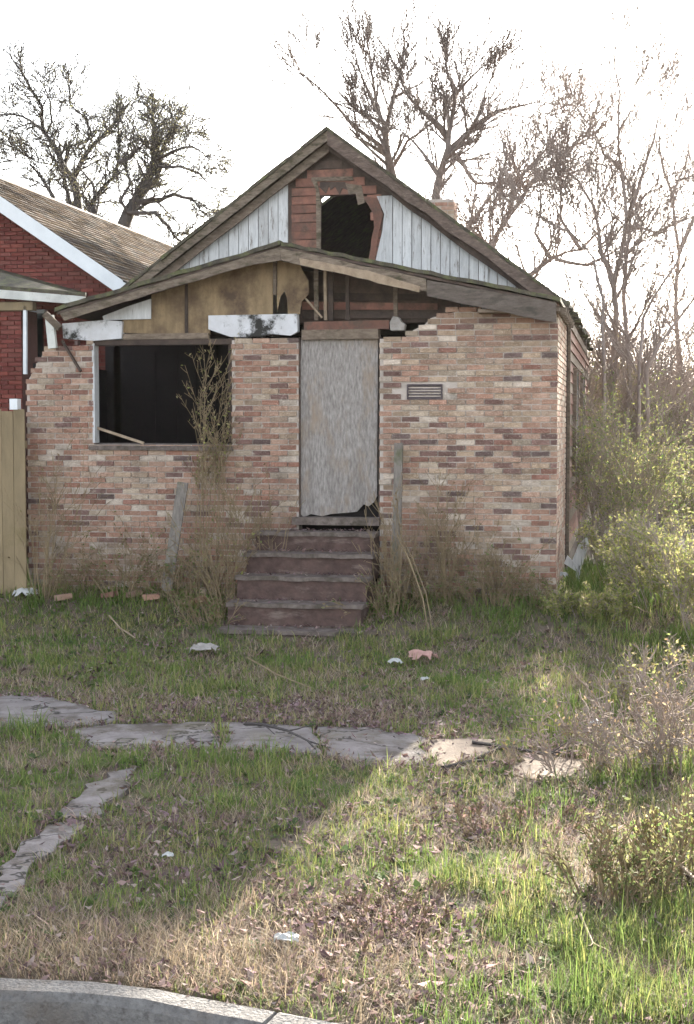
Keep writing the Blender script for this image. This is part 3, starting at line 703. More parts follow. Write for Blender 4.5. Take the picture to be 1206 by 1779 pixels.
# ================================================================= FRONT STEPS
EDGES = [(925, -.42), (962, -.72), (1003, -1.02), (1050, -1.33), (1097, -1.66)]
steps = thing('front_steps', 'five worn dark brown steps climbing to the boarded doorway', 'steps', (-3.3, -1.0, -.3))
xs1 = P(652, 905, -.1).x + .02; xs0 = P(425, 930, -.4).x
for i, (v, y) in enumerate(EDGES):
    z = P(530, v, y).z; yb = -.10 if i == 0 else EDGES[i - 1][1] + .02
    x0 = P((440, 424, 408, 392, 376)[i], v, y).x; x1 = P((652, 648, 640, 630, 617)[i], v, y).x
    rise = .22
    mb = MB(); mb.box(x0 + .02, x1 - .02, y + .03, yb + .25 if i else -.02, z - rise - .1, z - .045, jit=.008); st_ = mb.build('step', M_steps, steps)
    mb = MB(); nn = 12; fr = []; bk = []
    for k in range(nn + 1):
        x = x0 + (x1 - x0) * k / nn; fr.append((x, y + rng.uniform(-.012, .015), z + rng.uniform(-.008, .006)))
    top = [Vector(p) for p in fr]; back = [Vector((p[0], yb + (.02 if i else -.01), z + .004)) for p in fr]
    for k in range(nn):
        mb.prism([top[k] - Vector((0, 0, .045)), top[k + 1] - Vector((0, 0, .045)), top[k + 1], top[k]],
                 [back[k] - Vector((0, 0, .045)), back[k + 1] - Vector((0, 0, .045)), back[k + 1], back[k]])
    mb.build('tread', M_tread, st_)

# ================================================================= NEIGHBOUR HOUSE (left)
nb = thing('neighbour_house', 'red brick neighbouring house with white rake trim and tan shingle roof', 'house', (P(0, 700, 1.2).x - 2, 3, 0))
YN = 5.6
eR = P(214, 492, YN); rg_ = P(-110, 269, YN); eL = Vector((2 * rg_.x - eR.x, YN, eR.z))
NBk = 18.0
mb = MB()
wx1 = eR.x - .12
q = [Vector((eL.x + .2, YN + .3, -.2)), Vector((wx1, YN + .3, -.2)), Vector((wx1, YN + .3, eR.z)), Vector((rg_.x, YN + .3, rg_.z - .05)), Vector((eL.x + .2, YN + .3, eL.z))]
mb.prism(q, [Vector((p.x, NBk, p.z)) for p in q]); nwall = mb.build('wall', M_redmortar, nb)
sN = (rg_.z - eR.z) / (eR.x - rg_.x)
def redrows(spans, z0, z1, y, parent, axis_x=True, xfix=0):
    rest = MB()
    for a, b, z in courses(z0, z1, spans):
        n = len(rest.v); c = rng.choice(REDS); k = rng.uniform(.8, 1.2)
        for p in brick_shape(b - a, .04):
            rest.v.append((p[0] + (a + b) / 2, y + p[1] - .008, p[2] + z) if axis_x else (xfix + p[1] - .008, p[0] + (a + b) / 2, p[2] + z))
        rest.f += [tuple(n + q for q in f) for f in BF]; rest.c += [tuple(x * k for x in c)] * 8
    tag(rest.build('brick_rows', M_redbrick, parent), kind='stuff')
redrows(lambda z: [(max(eL.x + .25, -10.6), min(wx1, rg_.x + (rg_.z - .1 - z) / sN if z > eR.z else wx1))], 2.4, rg_.z - .2, YN + .3, nwall)
# roof with laid shingles
mb = MB()
for a, b in ((eL, rg_), (rg_, eR)):
    mb.prism([a, b, b + Vector((0, 0, .05)), a + Vector((0, 0, .05))], [Vector((p.x, NBk + .2, p.z)) for p in (a, b, b + Vector((0, 0, .05)), a + Vector((0, 0, .05)))])
nroof = mb.build('roof', M_darkwood, nb)
SHC = [(.092, .070, .054), (.078, .062, .048), (.105, .08, .06), (.068, .057, .049), (.09, .069, .047), (.076, .069, .061)]
def shingles(a, b, y0, y1, expo, parent, cols, m, lift=.052):
    rest = MB(); L = (b - a).length; d = (b - a).normalized(); nrm = Vector((-d.z, 0, d.x)); 
    if nrm.z < 0: nrm = -nrm
    n = int(L / expo)
    for i in range(n):                                 # from the eave (b) up to the ridge (a)
        p0 = b - d * (i * expo) + nrm * lift * .72; p1 = b - d * min(L, (i + 1.12) * expo) + nrm * lift * .72
        y = y0 - (i % 3) * .11; band = rng.uniform(.8, 1.12)
        while y < y1:
            yy = min(y + .33, y1); t = .010 + rng.uniform(0, .006); c = rng.choice(cols); k = band * rng.uniform(.82, 1.15); ya = max(y, y0)
            if yy - ya > .02:
                bot = [Vector((p0.x, ya + .003, p0.z)), Vector((p0.x, yy - .003, p0.z)), Vector((p1.x, yy - .003, p1.z)), Vector((p1.x, ya + .003, p1.z))]
                top = [bot[0] + nrm * t, bot[1] + nrm * t, bot[2] + nrm * .002, bot[3] + nrm * .002]
                rest.prism(bot, top, tuple(x * k for x in c))
            y += .33
    tag(rest.build('shingle_rows', m, parent), kind='stuff')
shingles(rg_, eR + Vector((.05, 0, -.035)), YN - .02, NBk + .2, .14, nroof, SHC, M_shingle)
# white rake trim
mb = MB(); dn = Vector((0, 0, -.22))
for a, b in ((eL, rg_), (rg_, eR)):
    q = [a + dn, b + dn, b + Vector((0, 0, .045)), a + Vector((0, 0, .045))]; q = [Vector((p.x, YN - .03, p.z)) for p in q]; mb = MB(); mb.prism(q, [p + Vector((0, .028, 0)) for p in q]); mb.build('rake_trim', M_whitetrim, nroof)
mb = MB(); q = [eR + Vector((-.14, 0, -.24)), eR + Vector((.05, 0, -.24)), eR + Vector((.05, 0, .0)), eR + Vector((-.14, 0, .08))]; q = [Vector((p.x, YN - .034, p.z)) for p in q]
mb.prism(q, [Vector((p.x, YN + .5, p.z)) for p in q]); mb.build('eave_return', M_whitetrim, nroof)
mb = MB(); mb.box(eR.x - .02, eR.x + .09, YN + .5, NBk, eR.z - .1, eR.z + .0); mb.build('gutter', M_gutter, nroof)
# the neighbour's front porch with white gutter, brick column and window
YQ = 3.3
g0, g1 = P(-120, 492, YQ), P(146, 521, YQ)
pb = [Vector((g0.x, YQ, g1.z + .14)), Vector((g1.x, YQ, g1.z + .05))]
up0 = P(-120, 425, YN + .25); up1 = P(150, 516, YN + .25)
mb = MB(); a0 = Vector((g0.x - .5, YQ, g0.z + .03)); a1 = Vector((g1.x + .02, YQ, g1.z + .06)); b0 = Vector((up0.x - .5, YN + .28, up0.z)); b1 = Vector((up1.x, YN + .28, up1.z + .02))
mb.prism([a0, a1, a1 + Vector((0, 0, .05)), a0 + Vector((0, 0, .05))], [b0, b1, b1 + Vector((0, 0, .05)), b0 + Vector((0, 0, .05))]); proof2 = mb.build('porch_roof', M_moss, nb)
mb = MB(); mb.prism([Vector((g0.x - .5, YQ - .05, g0.z - .10)), Vector((g1.x, YQ - .05, g1.z - .07)), Vector((g1.x, YQ - .05, g1.z + .05)), Vector((g0.x - .5, YQ - .05, g0.z + .03))],
                    [Vector((g0.x - .5, YQ + .08, g0.z - .10)), Vector((g1.x, YQ + .08, g1.z - .07)), Vector((g1.x, YQ + .08, g1.z + .05)), Vector((g0.x - .5, YQ + .08, g0.z + .03))]); mb.build('gutter', M_gutter, proof2)
mb = MB(); mb.beam(P(-60, 534, YQ + .1), P(60, 532, YQ + .1), .15, .12); mb.build('porch_beam', M_fence, proof2)
cx1 = P(39, 620, YQ + .1).x
mb = MB(); mb.box(cx1 - 1.3, cx1 - .01, YQ + .1, YQ + .7, -.3, P(20, 538, YQ + .1).z); colm = mb.build('porch_wall', M_redmortar, nb)
redrows(lambda z: [(cx1 - 1.3, cx1)], 1.5, P(20, 538, YQ + .1).z, YQ + .1, colm)
mb = MB(); mb.beam(P(44, 532, YQ + .05), P(44, 650, YQ + .05), .05, .05); mb.build('downspout', M_whitetrim, nb)
mb = MB(); mb.box(cx1, P(90, 600, YQ + 1.25).x, YQ + 1.25, YQ + 1.35, -.2, 3.6); npw = mb.build('porch_side', M_redmortar, nb)
mb = MB(); a, b = P(49, 650, YQ + 1.2), P(74, 545, YQ + 1.2); mb.box(a.x, b.x, YQ + 1.18, YQ + 1.24, a.z, b.z); wnd = mb.build('window', M_glass, nb)
for za_, zb_ in ((a.z - .06, a.z - .005), (b.z + .005, b.z + .06)): mb = MB(); mb.box(a.x - .05, b.x + .05, YQ + 1.14, YQ + 1.23, za_, zb_); mb.build('frame', M_whitetrim, wnd)
mb = MB(); c = P(60, 630, YQ + 1.1); mb.box(c.x - .12, c.x + .1, YQ + 1.13, YQ + 1.18, c.z - .03, c.z + .03); mb.build('meeting_rail', M_whitetrim, wnd)

# tan fence at the left edge, between the houses
fn = thing('board_fence', 'tan board fence at the left edge in front of the red brick porch', 'fence', (P(0, 900, -.35).x, -.35, 0))
xf = P(43, 800, -.35).x
for k in range(7):
    mb = MB(); x1 = xf - k * .15; zt_ = P(20, 712, -.35).z + rng.uniform(-.02, .02); y = -.35 + rng.uniform(-.006, .006)
    mb.box(x1 - .145, x1, y, y + .022, -.2, zt_, jit=.003); mb.build('fence_board', M_fence, fn)
mb = MB(); mb.box(xf - 1.05, xf, -.32, -.27, .5, .59); mb.build('rail', M_fence, fn)
mb = MB(); mb.box(xf - 1.05, xf, -.32, -.27, 1.7, 1.79); mb.build('rail', M_fence, fn)
c = P(25, 700, -.33); mb = MB(); mb.box(c.x - .05, c.x + .05, -.36, -.25, c.z - .08, c.z + .05); mb.build('post_cap', M_whitetrim, fn)

# ================================================================= TREES
def trace(out, px, depth, r0, r1, rg, dv=.9, ground=False):
    """main limb: photo outline at its real distance, with its own spread in depth"""
    pts = []; off = rg.uniform(-.2, .2)
    for i, (u, v) in enumerate(px):
        pts.append(DP(u, v, depth + off)); off += rg.uniform(-dv, dv)
    if ground:
        b = pts[0]; pts = [Vector((b.x + rg.uniform(-.1, .1), b.y, float(gz(b.x, b.y)) - .1)), Vector((b.x, b.y, b.z * .5))] + pts
    fine = []
    for i in range(len(pts) - 1):                      # a little wobble between traced points
        a, b = pts[i], pts[i + 1]; fine.append(a); L = (b - a).length
        fine.append(a.lerp(b, .5) + rvec(rg) * L * .05)
    fine.append(pts[-1]); n = len(fine)
    rad = [r0 + (r1 - r0) * (i / (n - 1)) ** .8 for i in range(n)]
    out.append((fine, rad)); return fine, rad
def make_tree(name, label, limbs, depth, bark, seed, tw, leaves=None, group=None, cat='tree', dens=1.0, lv=2, up=.1, rmin=.0125, wig=.10, nch=(6, 4, 3), ang=(.3, .8), shrink=(.45, .75)):
    rg = random.Random(seed); out = []; tips = []
    trunkpts = None; traced = []
    for k, (px, r0, r1, gr) in enumerate(limbs):
        f, r = trace(out, px, depth, r0, r1, rg, .5, gr); traced.append((f, r, gr))
    nmain = len(out)
    for f, r, gr in traced:
        st = 3 if gr else 1
        for i in range(st, len(f)):
            a = f[i - 1]; b = f[i]; d = (b - a).normalized(); frac = i / len(f)
            nk = max(1, int(dens * (1.6 + 2.6 * frac) * (b - a).length / 1.0 + rg.random()))
            for _ in range(nk):
                base = a.lerp(b, rg.random()); ax = rvec(rg).cross(d)
                if ax.length < .1: continue
                nd = Matrix.Rotation(rg.uniform(.45, 1.15), 3, ax.normalized()) @ d
                grow(out, base, nd, tw * rg.uniform(.6, 1.35), max(rmin, min(.05, r[i] * .5)), 0, lv, rg, up, wig, nch, rmin, ang, tips, shrink)
        d = (f[-1] - f[-2]).normalized()
        for _ in range(3): grow(out, f[-1], d + rvec(rg) * .5, tw * rg.uniform(.6, 1.1), r[-1] * .8, 0, lv, rg, up, wig, nch, rmin, ang, tips, shrink)
    b0 = traced[0][0][0]
    t = thing(name, label, cat, (b0.x, b0.y, float(gz(b0.x, b0.y))), group)
    v, f = tubes(out[:nmain]); new_obj('trunk', v, f, bark, t, smooth=True)
    v, f = tubes(out[nmain:]); new_obj('crown', v, f, bark, t)
    if leaves:
        per, size, colours, frac = leaves; rg.shuffle(tips)
        leaf_mesh('leaves', tips[:int(len(tips) * frac)], size, .08, colours, t, M_leaf, seed, per)
    return len(out)
Z5 = lambda *pts: [(x * .348, 80 + y * .348) for x, y in pts]
Z6 = lambda *pts: [(520 + x * .569, 40 + y * .569) for x, y in pts]
OLV = [(.24, .24, .11), (.28, .26, .14), (.20, .20, .09), (.32, .28, .17)]
T1 = [(Z5((390, 800), (360, 650), (310, 590), (270, 500), (215, 420), (210, 300), (110, 130)), .17, .04, True),
      (Z5((365, 660), (400, 590), (470, 490), (575, 380), (640, 290), (690, 320)), .11, .03, False),
      (Z5((355, 800), (325, 680), (300, 600), (180, 575), (90, 520)), .10, .03, True),
      (Z5((265, 750), (215, 670), (150, 590), (60, 570)), .11, .03, True),
      (Z5((320, 600), (345, 500), (430, 480), (455, 430), (420, 350), (350, 290), (340, 190)), .07, .025, False),
      (Z5((215, 420), (150, 370), (60, 340), (10, 420)), .06, .02, False),
      (Z5((230, 440), (260, 380), (250, 280), (220, 200)), .05, .02, False)]
make_tree('bare_tree', 'dark twisted bare tree behind the neighbour roof, left of the leafing tree', T1, 46, M_barkdark, 3, .85, (2, .022, OLV, .3), 'trees behind the houses', dens=1.8, rmin=.009, up=.05, wig=.16, ang=(.4, 1.0))
T2 = [(Z5((615, 900), (700, 740), (760, 620), (780, 550), (770, 430), (760, 350)), .30, .05, True),
      (Z5((700, 740), (785, 660), (800, 560), (850, 440), (860, 380)), .13, .03, False),
      (Z5((690, 780), (800, 770), (870, 740), (960, 760), (1000, 820)), .10, .03, False),
      (Z5((640, 830), (780, 830), (840, 900), (870, 950), (940, 1010)), .08, .03, False),
      (Z5((640, 830), (600, 770), (650, 690), (640, 640)), .07, .03, False),
      (Z5((780, 560), (880, 520), (960, 500), (1040, 560)), .07, .02, False),
      (Z5((790, 600), (900, 600), (1000, 640), (1050, 700)), .06, .02, False),
      (Z5((770, 430), (830, 360), (900, 420)), .06, .02, False),
      (Z5((465, 840), (475, 750), (570, 650), (590, 580), (590, 400)), .13, .03, True),
      (Z5((590, 580), (650, 560), (720, 490)), .08, .02, False),
      (Z5((475, 750), (460, 680), (400, 610)), .06, .02, False)]
make_tree('leafing_tree', 'tree with thick leaning trunk and first olive leaves behind the neighbour roof', T2, 44, M_barkdark, 5, .8, (2, .022, OLV, .6), 'trees behind the houses', dens=1.8, rmin=.009, up=.05, wig=.16, ang=(.4, 1.0))
T3 = [(Z6((285, 470), (270, 400), (265, 330), (250, 290), (210, 210), (180, 130)), .19, .02, True),
      (Z6((270, 400), (200, 340), (120, 260), (40, 180)), .08, .02, False),
      (Z6((285, 440), (330, 360), (400, 310)), .07, .02, False),
      (Z6((265, 330), (285, 230), (310, 150), (325, 110)), .07, .02, False),
      (Z6((250, 290), (225, 170), (212, 100)), .06, .018, False),
      (Z6((285, 230), (340, 200), (390, 170)), .05, .018, False)]
make_tree('bare_tree', 'bare tree with fanned twigs rising behind the roof peak', T3, 40, M_bark, 7, 1.15, None, 'trees behind the houses', dens=1.7, rmin=.0082, up=.10, wig=.07, nch=(7, 3), ang=(.25, .62))
T4 = [(Z6((415, 540), (430, 460), (455, 380), (465, 300), (475, 200), (450, 150)), .17, .03, True),
      (Z6((455, 350), (400, 290), (330, 220)), .11, .03, False),
      (Z6((450, 400), (520, 330), (600, 270), (730, 240)), .12, .02, False),
      (Z6((430, 470), (380, 400), (310, 330)), .08, .02, False),
      (Z6((475, 220), (550, 140)), .06, .02, False),
      (Z6((455, 390), (500, 430), (540, 490), (640, 490)), .09, .03, False),
      (Z6((520, 330), (560, 260), (570, 200)), .06, .02, False)]
make_tree('bare_tree', 'stout bare tree beside the chimney with wide spreading limbs', T4, 38, M_bark, 9, 1.15, None, 'trees behind the houses', dens=1.7, rmin=.0082, up=.10, wig=.07, nch=(7, 3), ang=(.25, .62))
T5 = [(Z6((585, 680), (640, 590), (700, 500), (780, 430), (830, 380)), .09, .03, True),
      (Z6((500, 640), (560, 560), (600, 510), (700, 450)), .08, .02, True),
      (Z6((640, 590), (650, 500), (720, 420), (790, 330)), .06, .02, False)]
make_tree('leaning_tree', 'slim bare tree leaning right above the middle of the right roof slope', T5, 33, M_barkpale, 11, 1.2, None, 'trees behind the houses', dens=2.0, rmin=.0068, up=.10, wig=.07, nch=(7, 3), ang=(.25, .62))
T6 = [(Z6((700, 775), (770, 720), (860, 690), (900, 650), (960, 600)), .10, .02, True),
      (Z6((770, 720), (720, 640), (740, 560)), .06, .02, False),
      (Z6((860, 690), (800, 600), (800, 520)), .05, .02, False),
      (Z6((780, 720), (880, 740), (960, 700)), .05, .02, False)]
make_tree('leaning_tree', 'low bare tree with one long limb sweeping right from the eave', T6, 31, M_barkpale, 13, 1.2, None, 'trees behind the houses', dens=2.0, rmin=.0068, up=.10, wig=.07, nch=(7, 3), ang=(.25, .62))
T7 = [(Z6((965, 960), (960, 800), (985, 700), (1000, 600), (985, 450), (975, 330), (980, 200), (960, 100)), .09, .012, True),
      (Z6((1000, 960), (1000, 700), (1010, 600), (1060, 520), (1150, 480)), .07, .02, True),
      (Z6((960, 800), (920, 700), (900, 560), (850, 480)), .07, .02, False),
      (Z6((985, 450), (930, 400), (900, 330)), .05, .014, False),
      (Z6((1000, 600), (1060, 420), (1090, 320)), .06, .014, False),
      (Z6((1000, 620), (1090, 640), (1180, 600)), .05, .014, False),
      (Z6((975, 330), (1020, 260)), .03, .012, False)]
make_tree('bare_tree', 'tall pale bare tree right of the house, tallest on the right side', T7, 30, M_barkpale, 15, 1.2, None, 'trees behind the houses', dens=1.4, rmin=.0058, up=.12, wig=.07, nch=(7, 3), ang=(.25, .62))
T8 = [(Z6((930, 1000), (930, 850), (900, 720), (830, 640)), .045, .02, True),
      (Z6((1060, 1060), (1100, 980), (1160, 900), (1240, 800)), .055, .02, True),
      (Z6((1040, 1020), (1050, 900), (1120, 780), (1170, 690)), .05, .02, True)]
make_tree('young_tree', 'cluster of slim leaning saplings at the right edge behind the brush', T8, 27, M_barkpale, 17, 1.2, None, 'trees behind the houses', dens=.6, rmin=.006, up=.12, wig=.07, nch=(7, 3), ang=(.25, .62))
T9 = [(Z6((1150, 900), (1160, 700), (1140, 520), (1100, 380), (1105, 290)), .09, .015, True), (Z6((1160, 700), (1220, 560), (1240, 420)), .05, .015, False),
      (Z6((1140, 520), (1180, 430), (1190, 360)), .04, .015, False)]
make_tree('bare_tree', 'thin bare tree fading into the bright sky at the right edge', T9, 36, M_barkpale, 19, 1.2, None, 'trees behind the houses', dens=.8, rmin=.007, up=.12, wig=.07, nch=(7, 3), ang=(.25, .62))

# far thicket behind and right of the house: one uncountable mass
def thicket(name, label, n, area, h, seed, bark, leafc, per, size):
    rg = random.Random(seed); out = []; tips = []
    for _ in range(n):
        x, y = area(rg); p = Vector((x, y, float(gz(x, y)) - .05))
        grow(out, p, Vector((rg.gauss(0, .18), rg.gauss(0, .18), 1)), h * rg.uniform(.5, 1.15), .022, 0, 2, rg, .12, .13, (7, 4), .006, tips=tips)
    v, f = tubes(out); o = new_obj(name, v, f, bark); tag(o, label, None, None, 'stuff')
    return tips
t1 = thicket('thicket', 'pinkish brown bare thicket filling the background right of the house', 260, lambda r: (lambda d: (DP(r.uniform(985, 1330), 740, d).x, DP(1000, 740, d).y))(r.uniform(30, 50)), 3.3, 23, M_barkpale, None, 0, 0)
t2 = thicket('thicket', 'bare brush far behind both houses', 90, lambda r: (r.uniform(-26, 0), r.uniform(30, 45)), 4.0, 24, M_bark, None, 0, 0)

# ================================================================= SHRUBS
def shrub(name, label, base, h, n, spread, bark, seed, leaves=None, group='shrubs along the house', up=.06, r=.009, lv=2, nch=(5, 3), rmin=.0032, wig=.14, cat='shrub', bw=.15, shr=(.3, .55), tmin=.22):
    rg = random.Random(seed); out = []; tips = []
    for _ in range(n):
        a = rg.uniform(0, 6.28); k = rg.uniform(.15, 1)
        x, y = base.x + math.cos(a) * bw * k, base.y + math.sin(a) * bw * k
        d = Vector((math.cos(a) * spread * k, math.sin(a) * spread * k, 1))
        grow(out, Vector((x, y, float(gz(x, y)) - .03)), d, h * rg.uniform(.6, 1.1), r * rg.uniform(.6, 1.2), 0, lv, rg, up, wig, nch, rmin, (.3, .85), tips, shr, tmin)
    t = thing(name, label, cat, (base.x, base.y, float(gz(base.x, base.y))), group)
    v, f = tubes(out, 4); tag(new_obj('stems', v, f, bark, t), kind='stuff')
    if leaves:
        per, size, colours, frac = leaves; rg.shuffle(tips)
        leaf_mesh('leaves', tips[:int(len(tips) * frac)], size, size * .8, colours, t, M_leaf, seed, per)
    return t
YG_ = [(.34, .35, .11), (.28, .31, .10), (.40, .37, .16), (.22, .26, .09), (.44, .39, .21)]
GRN = [(.13, .20, .06), (.16, .23, .07), (.20, .25, .09), (.26, .28, .12)]
DRY = [(.30, .22, .13), (.24, .17, .10), (.36, .28, .18), (.20, .17, .07)]
# in front of the brick wall
FS = 'shrubs along the house'
shrub('wall_shrub', 'tall twiggy shrub growing up in front of the empty window', Vector((P(352, 900, -.25).x, -.22, 0)), 2.5, 11, .06, M_barktan, 31, (1, .020, YG_ + DRY, .4), up=.10, nch=(10, 4), wig=.06, bw=.24, shr=(.14, .27), tmin=.66)
shrub('wall_shrub', 'arching bare shrub against the brick left of the window', Vector((P(75, 1000, -.5).x, -.5, 0)), 1.5, 17, .5, M_barktan, 32, (1, .02, DRY, .15), nch=(4, 2), up=-.03)
shrub('wall_shrub', 'low dry shrub at the foot of the wall under the window', Vector((P(210, 1000, -.5).x, -.5, 0)), .8, 15, .55, M_barktan, 33, (1, .022, GRN + DRY, .35), nch=(4, 2))
shrub('wall_shrub', 'brown dry brush by the left side of the steps', Vector((P(405, 990, -.7).x, -.8, 0)), 1.2, 18, .38, M_barktan, 34, (1, .02, DRY + YG_, .3), nch=(5, 2))
shrub('wall_shrub', 'fine brown brush between the steps and the pier', Vector((P(468, 960, -.25).x, -.22, 0)), 1.2, 15, .24, M_barktan, 35, (1, .018, DRY, .25), nch=(4, 2))
shrub('wall_shrub', 'upright dry stalks just right of the steps', Vector((P(684, 1010, -.6).x, -.65, 0)), 1.1, 17, .16, M_barktan, 36, (1, .02, DRY, .2), nch=(3, 2), wig=.08)
shrub('wall_shrub', 'faded dry brush against the middle of the right brick wall', Vector((P(775, 1010, -.35).x, -.35, 0)), 1.1, 20, .45, M_barktan, 37, (1, .02, DRY, .25), nch=(4, 2))
shrub('wall_shrub', 'low brown brush by the right end of the brick wall', Vector((P(868, 1030, -.35).x, -.35, 0)), .8, 18, .5, M_barktan, 38, (1, .02, DRY + GRN, .3), nch=(4, 2))
for k, (u, v, h, lab) in enumerate(((130, 1030, .5, 'dead weed tangle at the wall foot, left of the window'), (275, 1035, .55, 'dead weed tangle at the foot of the leaning plank'), (345, 1050, .6, 'dead weed tangle between the plank and the steps'), (372, 1085, .4, 'dead weeds beside the lower left corner of the steps'), (672, 1070, .45, 'dead weeds against the lower right side of the steps'), (730, 1045, .6, 'tall dead weeds right of the upright post'), (830, 1050, .5, 'dead weed tangle under the middle of the right wall'), (925, 1052, .4, 'dead weeds at the right corner of the brick wall'))):
    shrub('weed_plant', lab, G(u, v), h, 22, .8, M_barktan, 90 + k, (1, .02, DRY + GRN, .4), 'dead weeds along the wall', nch=(4, 2), wig=.25, up=-.02, bw=.28, cat='weeds', r=.006)
# right side brush
RB = [((1030, 1075), .32, 12, .5, YG_, 'leafy low shrub at the front right corner of the house', 41), ((1015, 960), 1.9, 16, .3, YG_, 'yellow green shrub pressed against the house side wall', 42),
      ((1065, 985), 1.8, 20, .35, YG_ + GRN, 'leafy shrub behind the white scraps beside the house', 43), ((1110, 1020), .65, 18, .45, YG_, 'bushy yellow shrub in the middle of the right brush', 44),
      ((1165, 1050), .8, 18, .45, YG_, 'yellow green bush near the right edge above the bramble', 45), ((1200, 960), 1.3, 18, .35, YG_ + GRN, 'tall leafy bush cut by the right edge', 46),
      ((1050, 905), 2.6, 18, .3, YG_ + DRY, 'tall thin shrub behind the rear of the house wall', 47), ((1140, 900), 2.2, 20, .4, YG_ + GRN, 'green leafy bush in front of the bare thicket', 48),
      ((1100, 860), 2.9, 18, .4, DRY + YG_, 'brown twiggy bush deep in the right background', 49), ((1190, 860), 3.0, 20, .4, YG_ + DRY, 'yellowish bush far back at the right edge', 50),
      ((1020, 850), 3.2, 14, .25, YG_, 'slim green shrub beside the far end of the house', 51), ((1235, 1110), 1.0, 16, .5, YG_, 'bush reaching in from beyond the right edge', 52),
      ((1085, 838), 4.2, 16, .22, YG_, 'tall airy yellow green bush rising behind the middle of the right brush', 53), ((1160, 832), 4.6, 16, .22, YG_ + DRY, 'tallest airy bush near the right edge in front of the thicket', 54),
      ((1035, 842), 4.0, 12, .16, YG_, 'tall airy bush just clear of the rear eave', 55)]
for (u, v), h, n, sp, lc, lab, sd in RB:
    shrub('brush_shrub', lab, G(u, v), h, int(n * 1.15), sp, M_barkpale, sd, (3, .021, lc, .85), 'brush right of the house', nch=(8, 4), bw=.4, rmin=.0042)
shrub('bramble', 'grey tangled bare bramble at the right edge beside the sidewalk end', G(1175, 1330), .6, 36, .8, M_barkpale, 61, (1, .015, DRY, .15), 'brush right of the house', up=.0, nch=(7, 4), wig=.28, bw=.5, cat='bramble')
shrub('bramble', 'pale dry tangle under the yellow bushes near the right edge', G(1165, 1215), .4, 26, .8, M_barkpale, 67, (1, .018, DRY + YG_, .4), 'brush right of the house', up=.0, nch=(7, 4), wig=.25, bw=.5, cat='bramble')
shrub('bramble', 'dry tangled stems over the buried end of the sidewalk', G(1010, 1325), .38, 16, 1.0, M_barkpale, 62, (1, .015, DRY, .15), 'brush right of the house', up=-.02, nch=(6, 3), wig=.28, bw=.5, cat='bramble')
shrub('weed_clump', 'dark green weed clump in the sunny grass near the right edge', G(1075, 1560), .30, 30, .7, M_barktan, 63, (1, .016, [(.10, .13, .05), (.13, .15, .06), (.18, .18, .08)], .55), 'weed clumps in the verge', nch=(6, 3), bw=.22, cat='weeds')
shrub('weed_clump', 'tall weed clump at the right edge below the bramble', G(1190, 1520), .36, 22, .5, M_barktan, 64, (1, .016, YG_ + GRN, .5), 'weed clumps in the verge', nch=(6, 3), bw=.2, cat='weeds')
shrub('weed_clump', 'reddish dry weed clump in the sunny verge, left of the dark clump', G(870, 1440), .15, 26, 1.2, M_barktan, 65, (1, .012, [(.20, .12, .12), (.26, .17, .14), (.15, .10, .10)], .4), 'weed clumps in the verge', nch=(5, 3), bw=.45, cat='weeds')
shrub('weed_clump', 'purplish dry weed clump at the sunlit middle of the verge', G(660, 1600), .13, 30, 1.3, M_barktan, 66, (1, .011, [(.22, .14, .15), (.28, .20, .17), (.17, .11, .12)], .4), 'weed clumps in the verge', nch=(5, 3), bw=.45, cat='weeds')

# ================================================================= POSTS, STICKS, SCRAPS
def single(name, label, cat, mb, m, group=None):
    o = mb.build(name, m); tag(o, label, cat, group); return o
a, b = P(289, 1012, -.55), P(318, 838, -.3); mb = MB(); mb.beam(Vector((a.x, a.y, a.z - .1)), b, .13, .03); single('plank', 'grey green plank leaning on the wall left of the steps', 'plank', mb, M_post)
a, b = P(688, 1005, -.35), P(693, 770, -.10); mb = MB(); mb.beam(a, b, .10, .05); single('wooden_post', 'upright silvered wooden post right of the doorway', 'post', mb, M_post)
def stick(label, pts, r, m, name='fallen_branch', cat='branch', lift=.03):
    out = [([Vector((p.x, p.y, p.z + lift + (h if len(q) > 2 else 0))) for q in pts for p in [G(q[0], q[1])] for h in [q[2] if len(q) > 2 else 0]], [r * (1 - .6 * i / len(pts)) for i in range(len(pts))])]
    rg = random.Random(len(label)); d = (out[0][0][-1] - out[0][0][0])
    for _ in range(3):
        grow(out, out[0][0][rg.randrange(1, len(pts))], d.normalized() + rvec(rg) * .6, d.length * .25, r * .5, 0, 0, rg, .03, .2, (0,), .002)
    v, f = tubes(out); o = new_obj(name, v, f, m); tag(o, label, cat, 'fallen branches')
stick('dark curved branch lying across a sidewalk slab', [(425, 1268), (455, 1268), (500, 1280), (535, 1298), (548, 1312)], .016, M_barkdark, lift=.045)
stick('dark forked branch at the right end of the sidewalk', [(770, 1342), (820, 1330), (860, 1310), (880, 1300)], .022, M_barkdark)
stick('long dark branch among leaves beyond the last slab', [(820, 1296), (880, 1305), (950, 1318), (1010, 1300)], .018, M_barkdark)
stick('pale fallen branch right of the house corner', [(1005, 1052), (1035, 1062), (1070, 1060), (1110, 1072)], .016, M_palewood, lift=.1)
stick('pale stick in the grass at the right edge', [(1140, 1500), (1170, 1525), (1206, 1560), (1240, 1580)], .014, M_palewood, lift=.1)
stick('thin pale stick in the shaded grass left of the steps', [(190, 1085), (210, 1108), (235, 1125)], .012, M_palewood, lift=.1)
stick('dry straw-coloured stalk lying in the front grass', [(430, 1160), (480, 1190), (540, 1215)], .010, M_barktan, lift=.1)
stick('thin stick in the sunny grass at the lower right', [(1008, 1615), (1018, 1640), (1030, 1668)], .008, M_palewood, lift=.08)
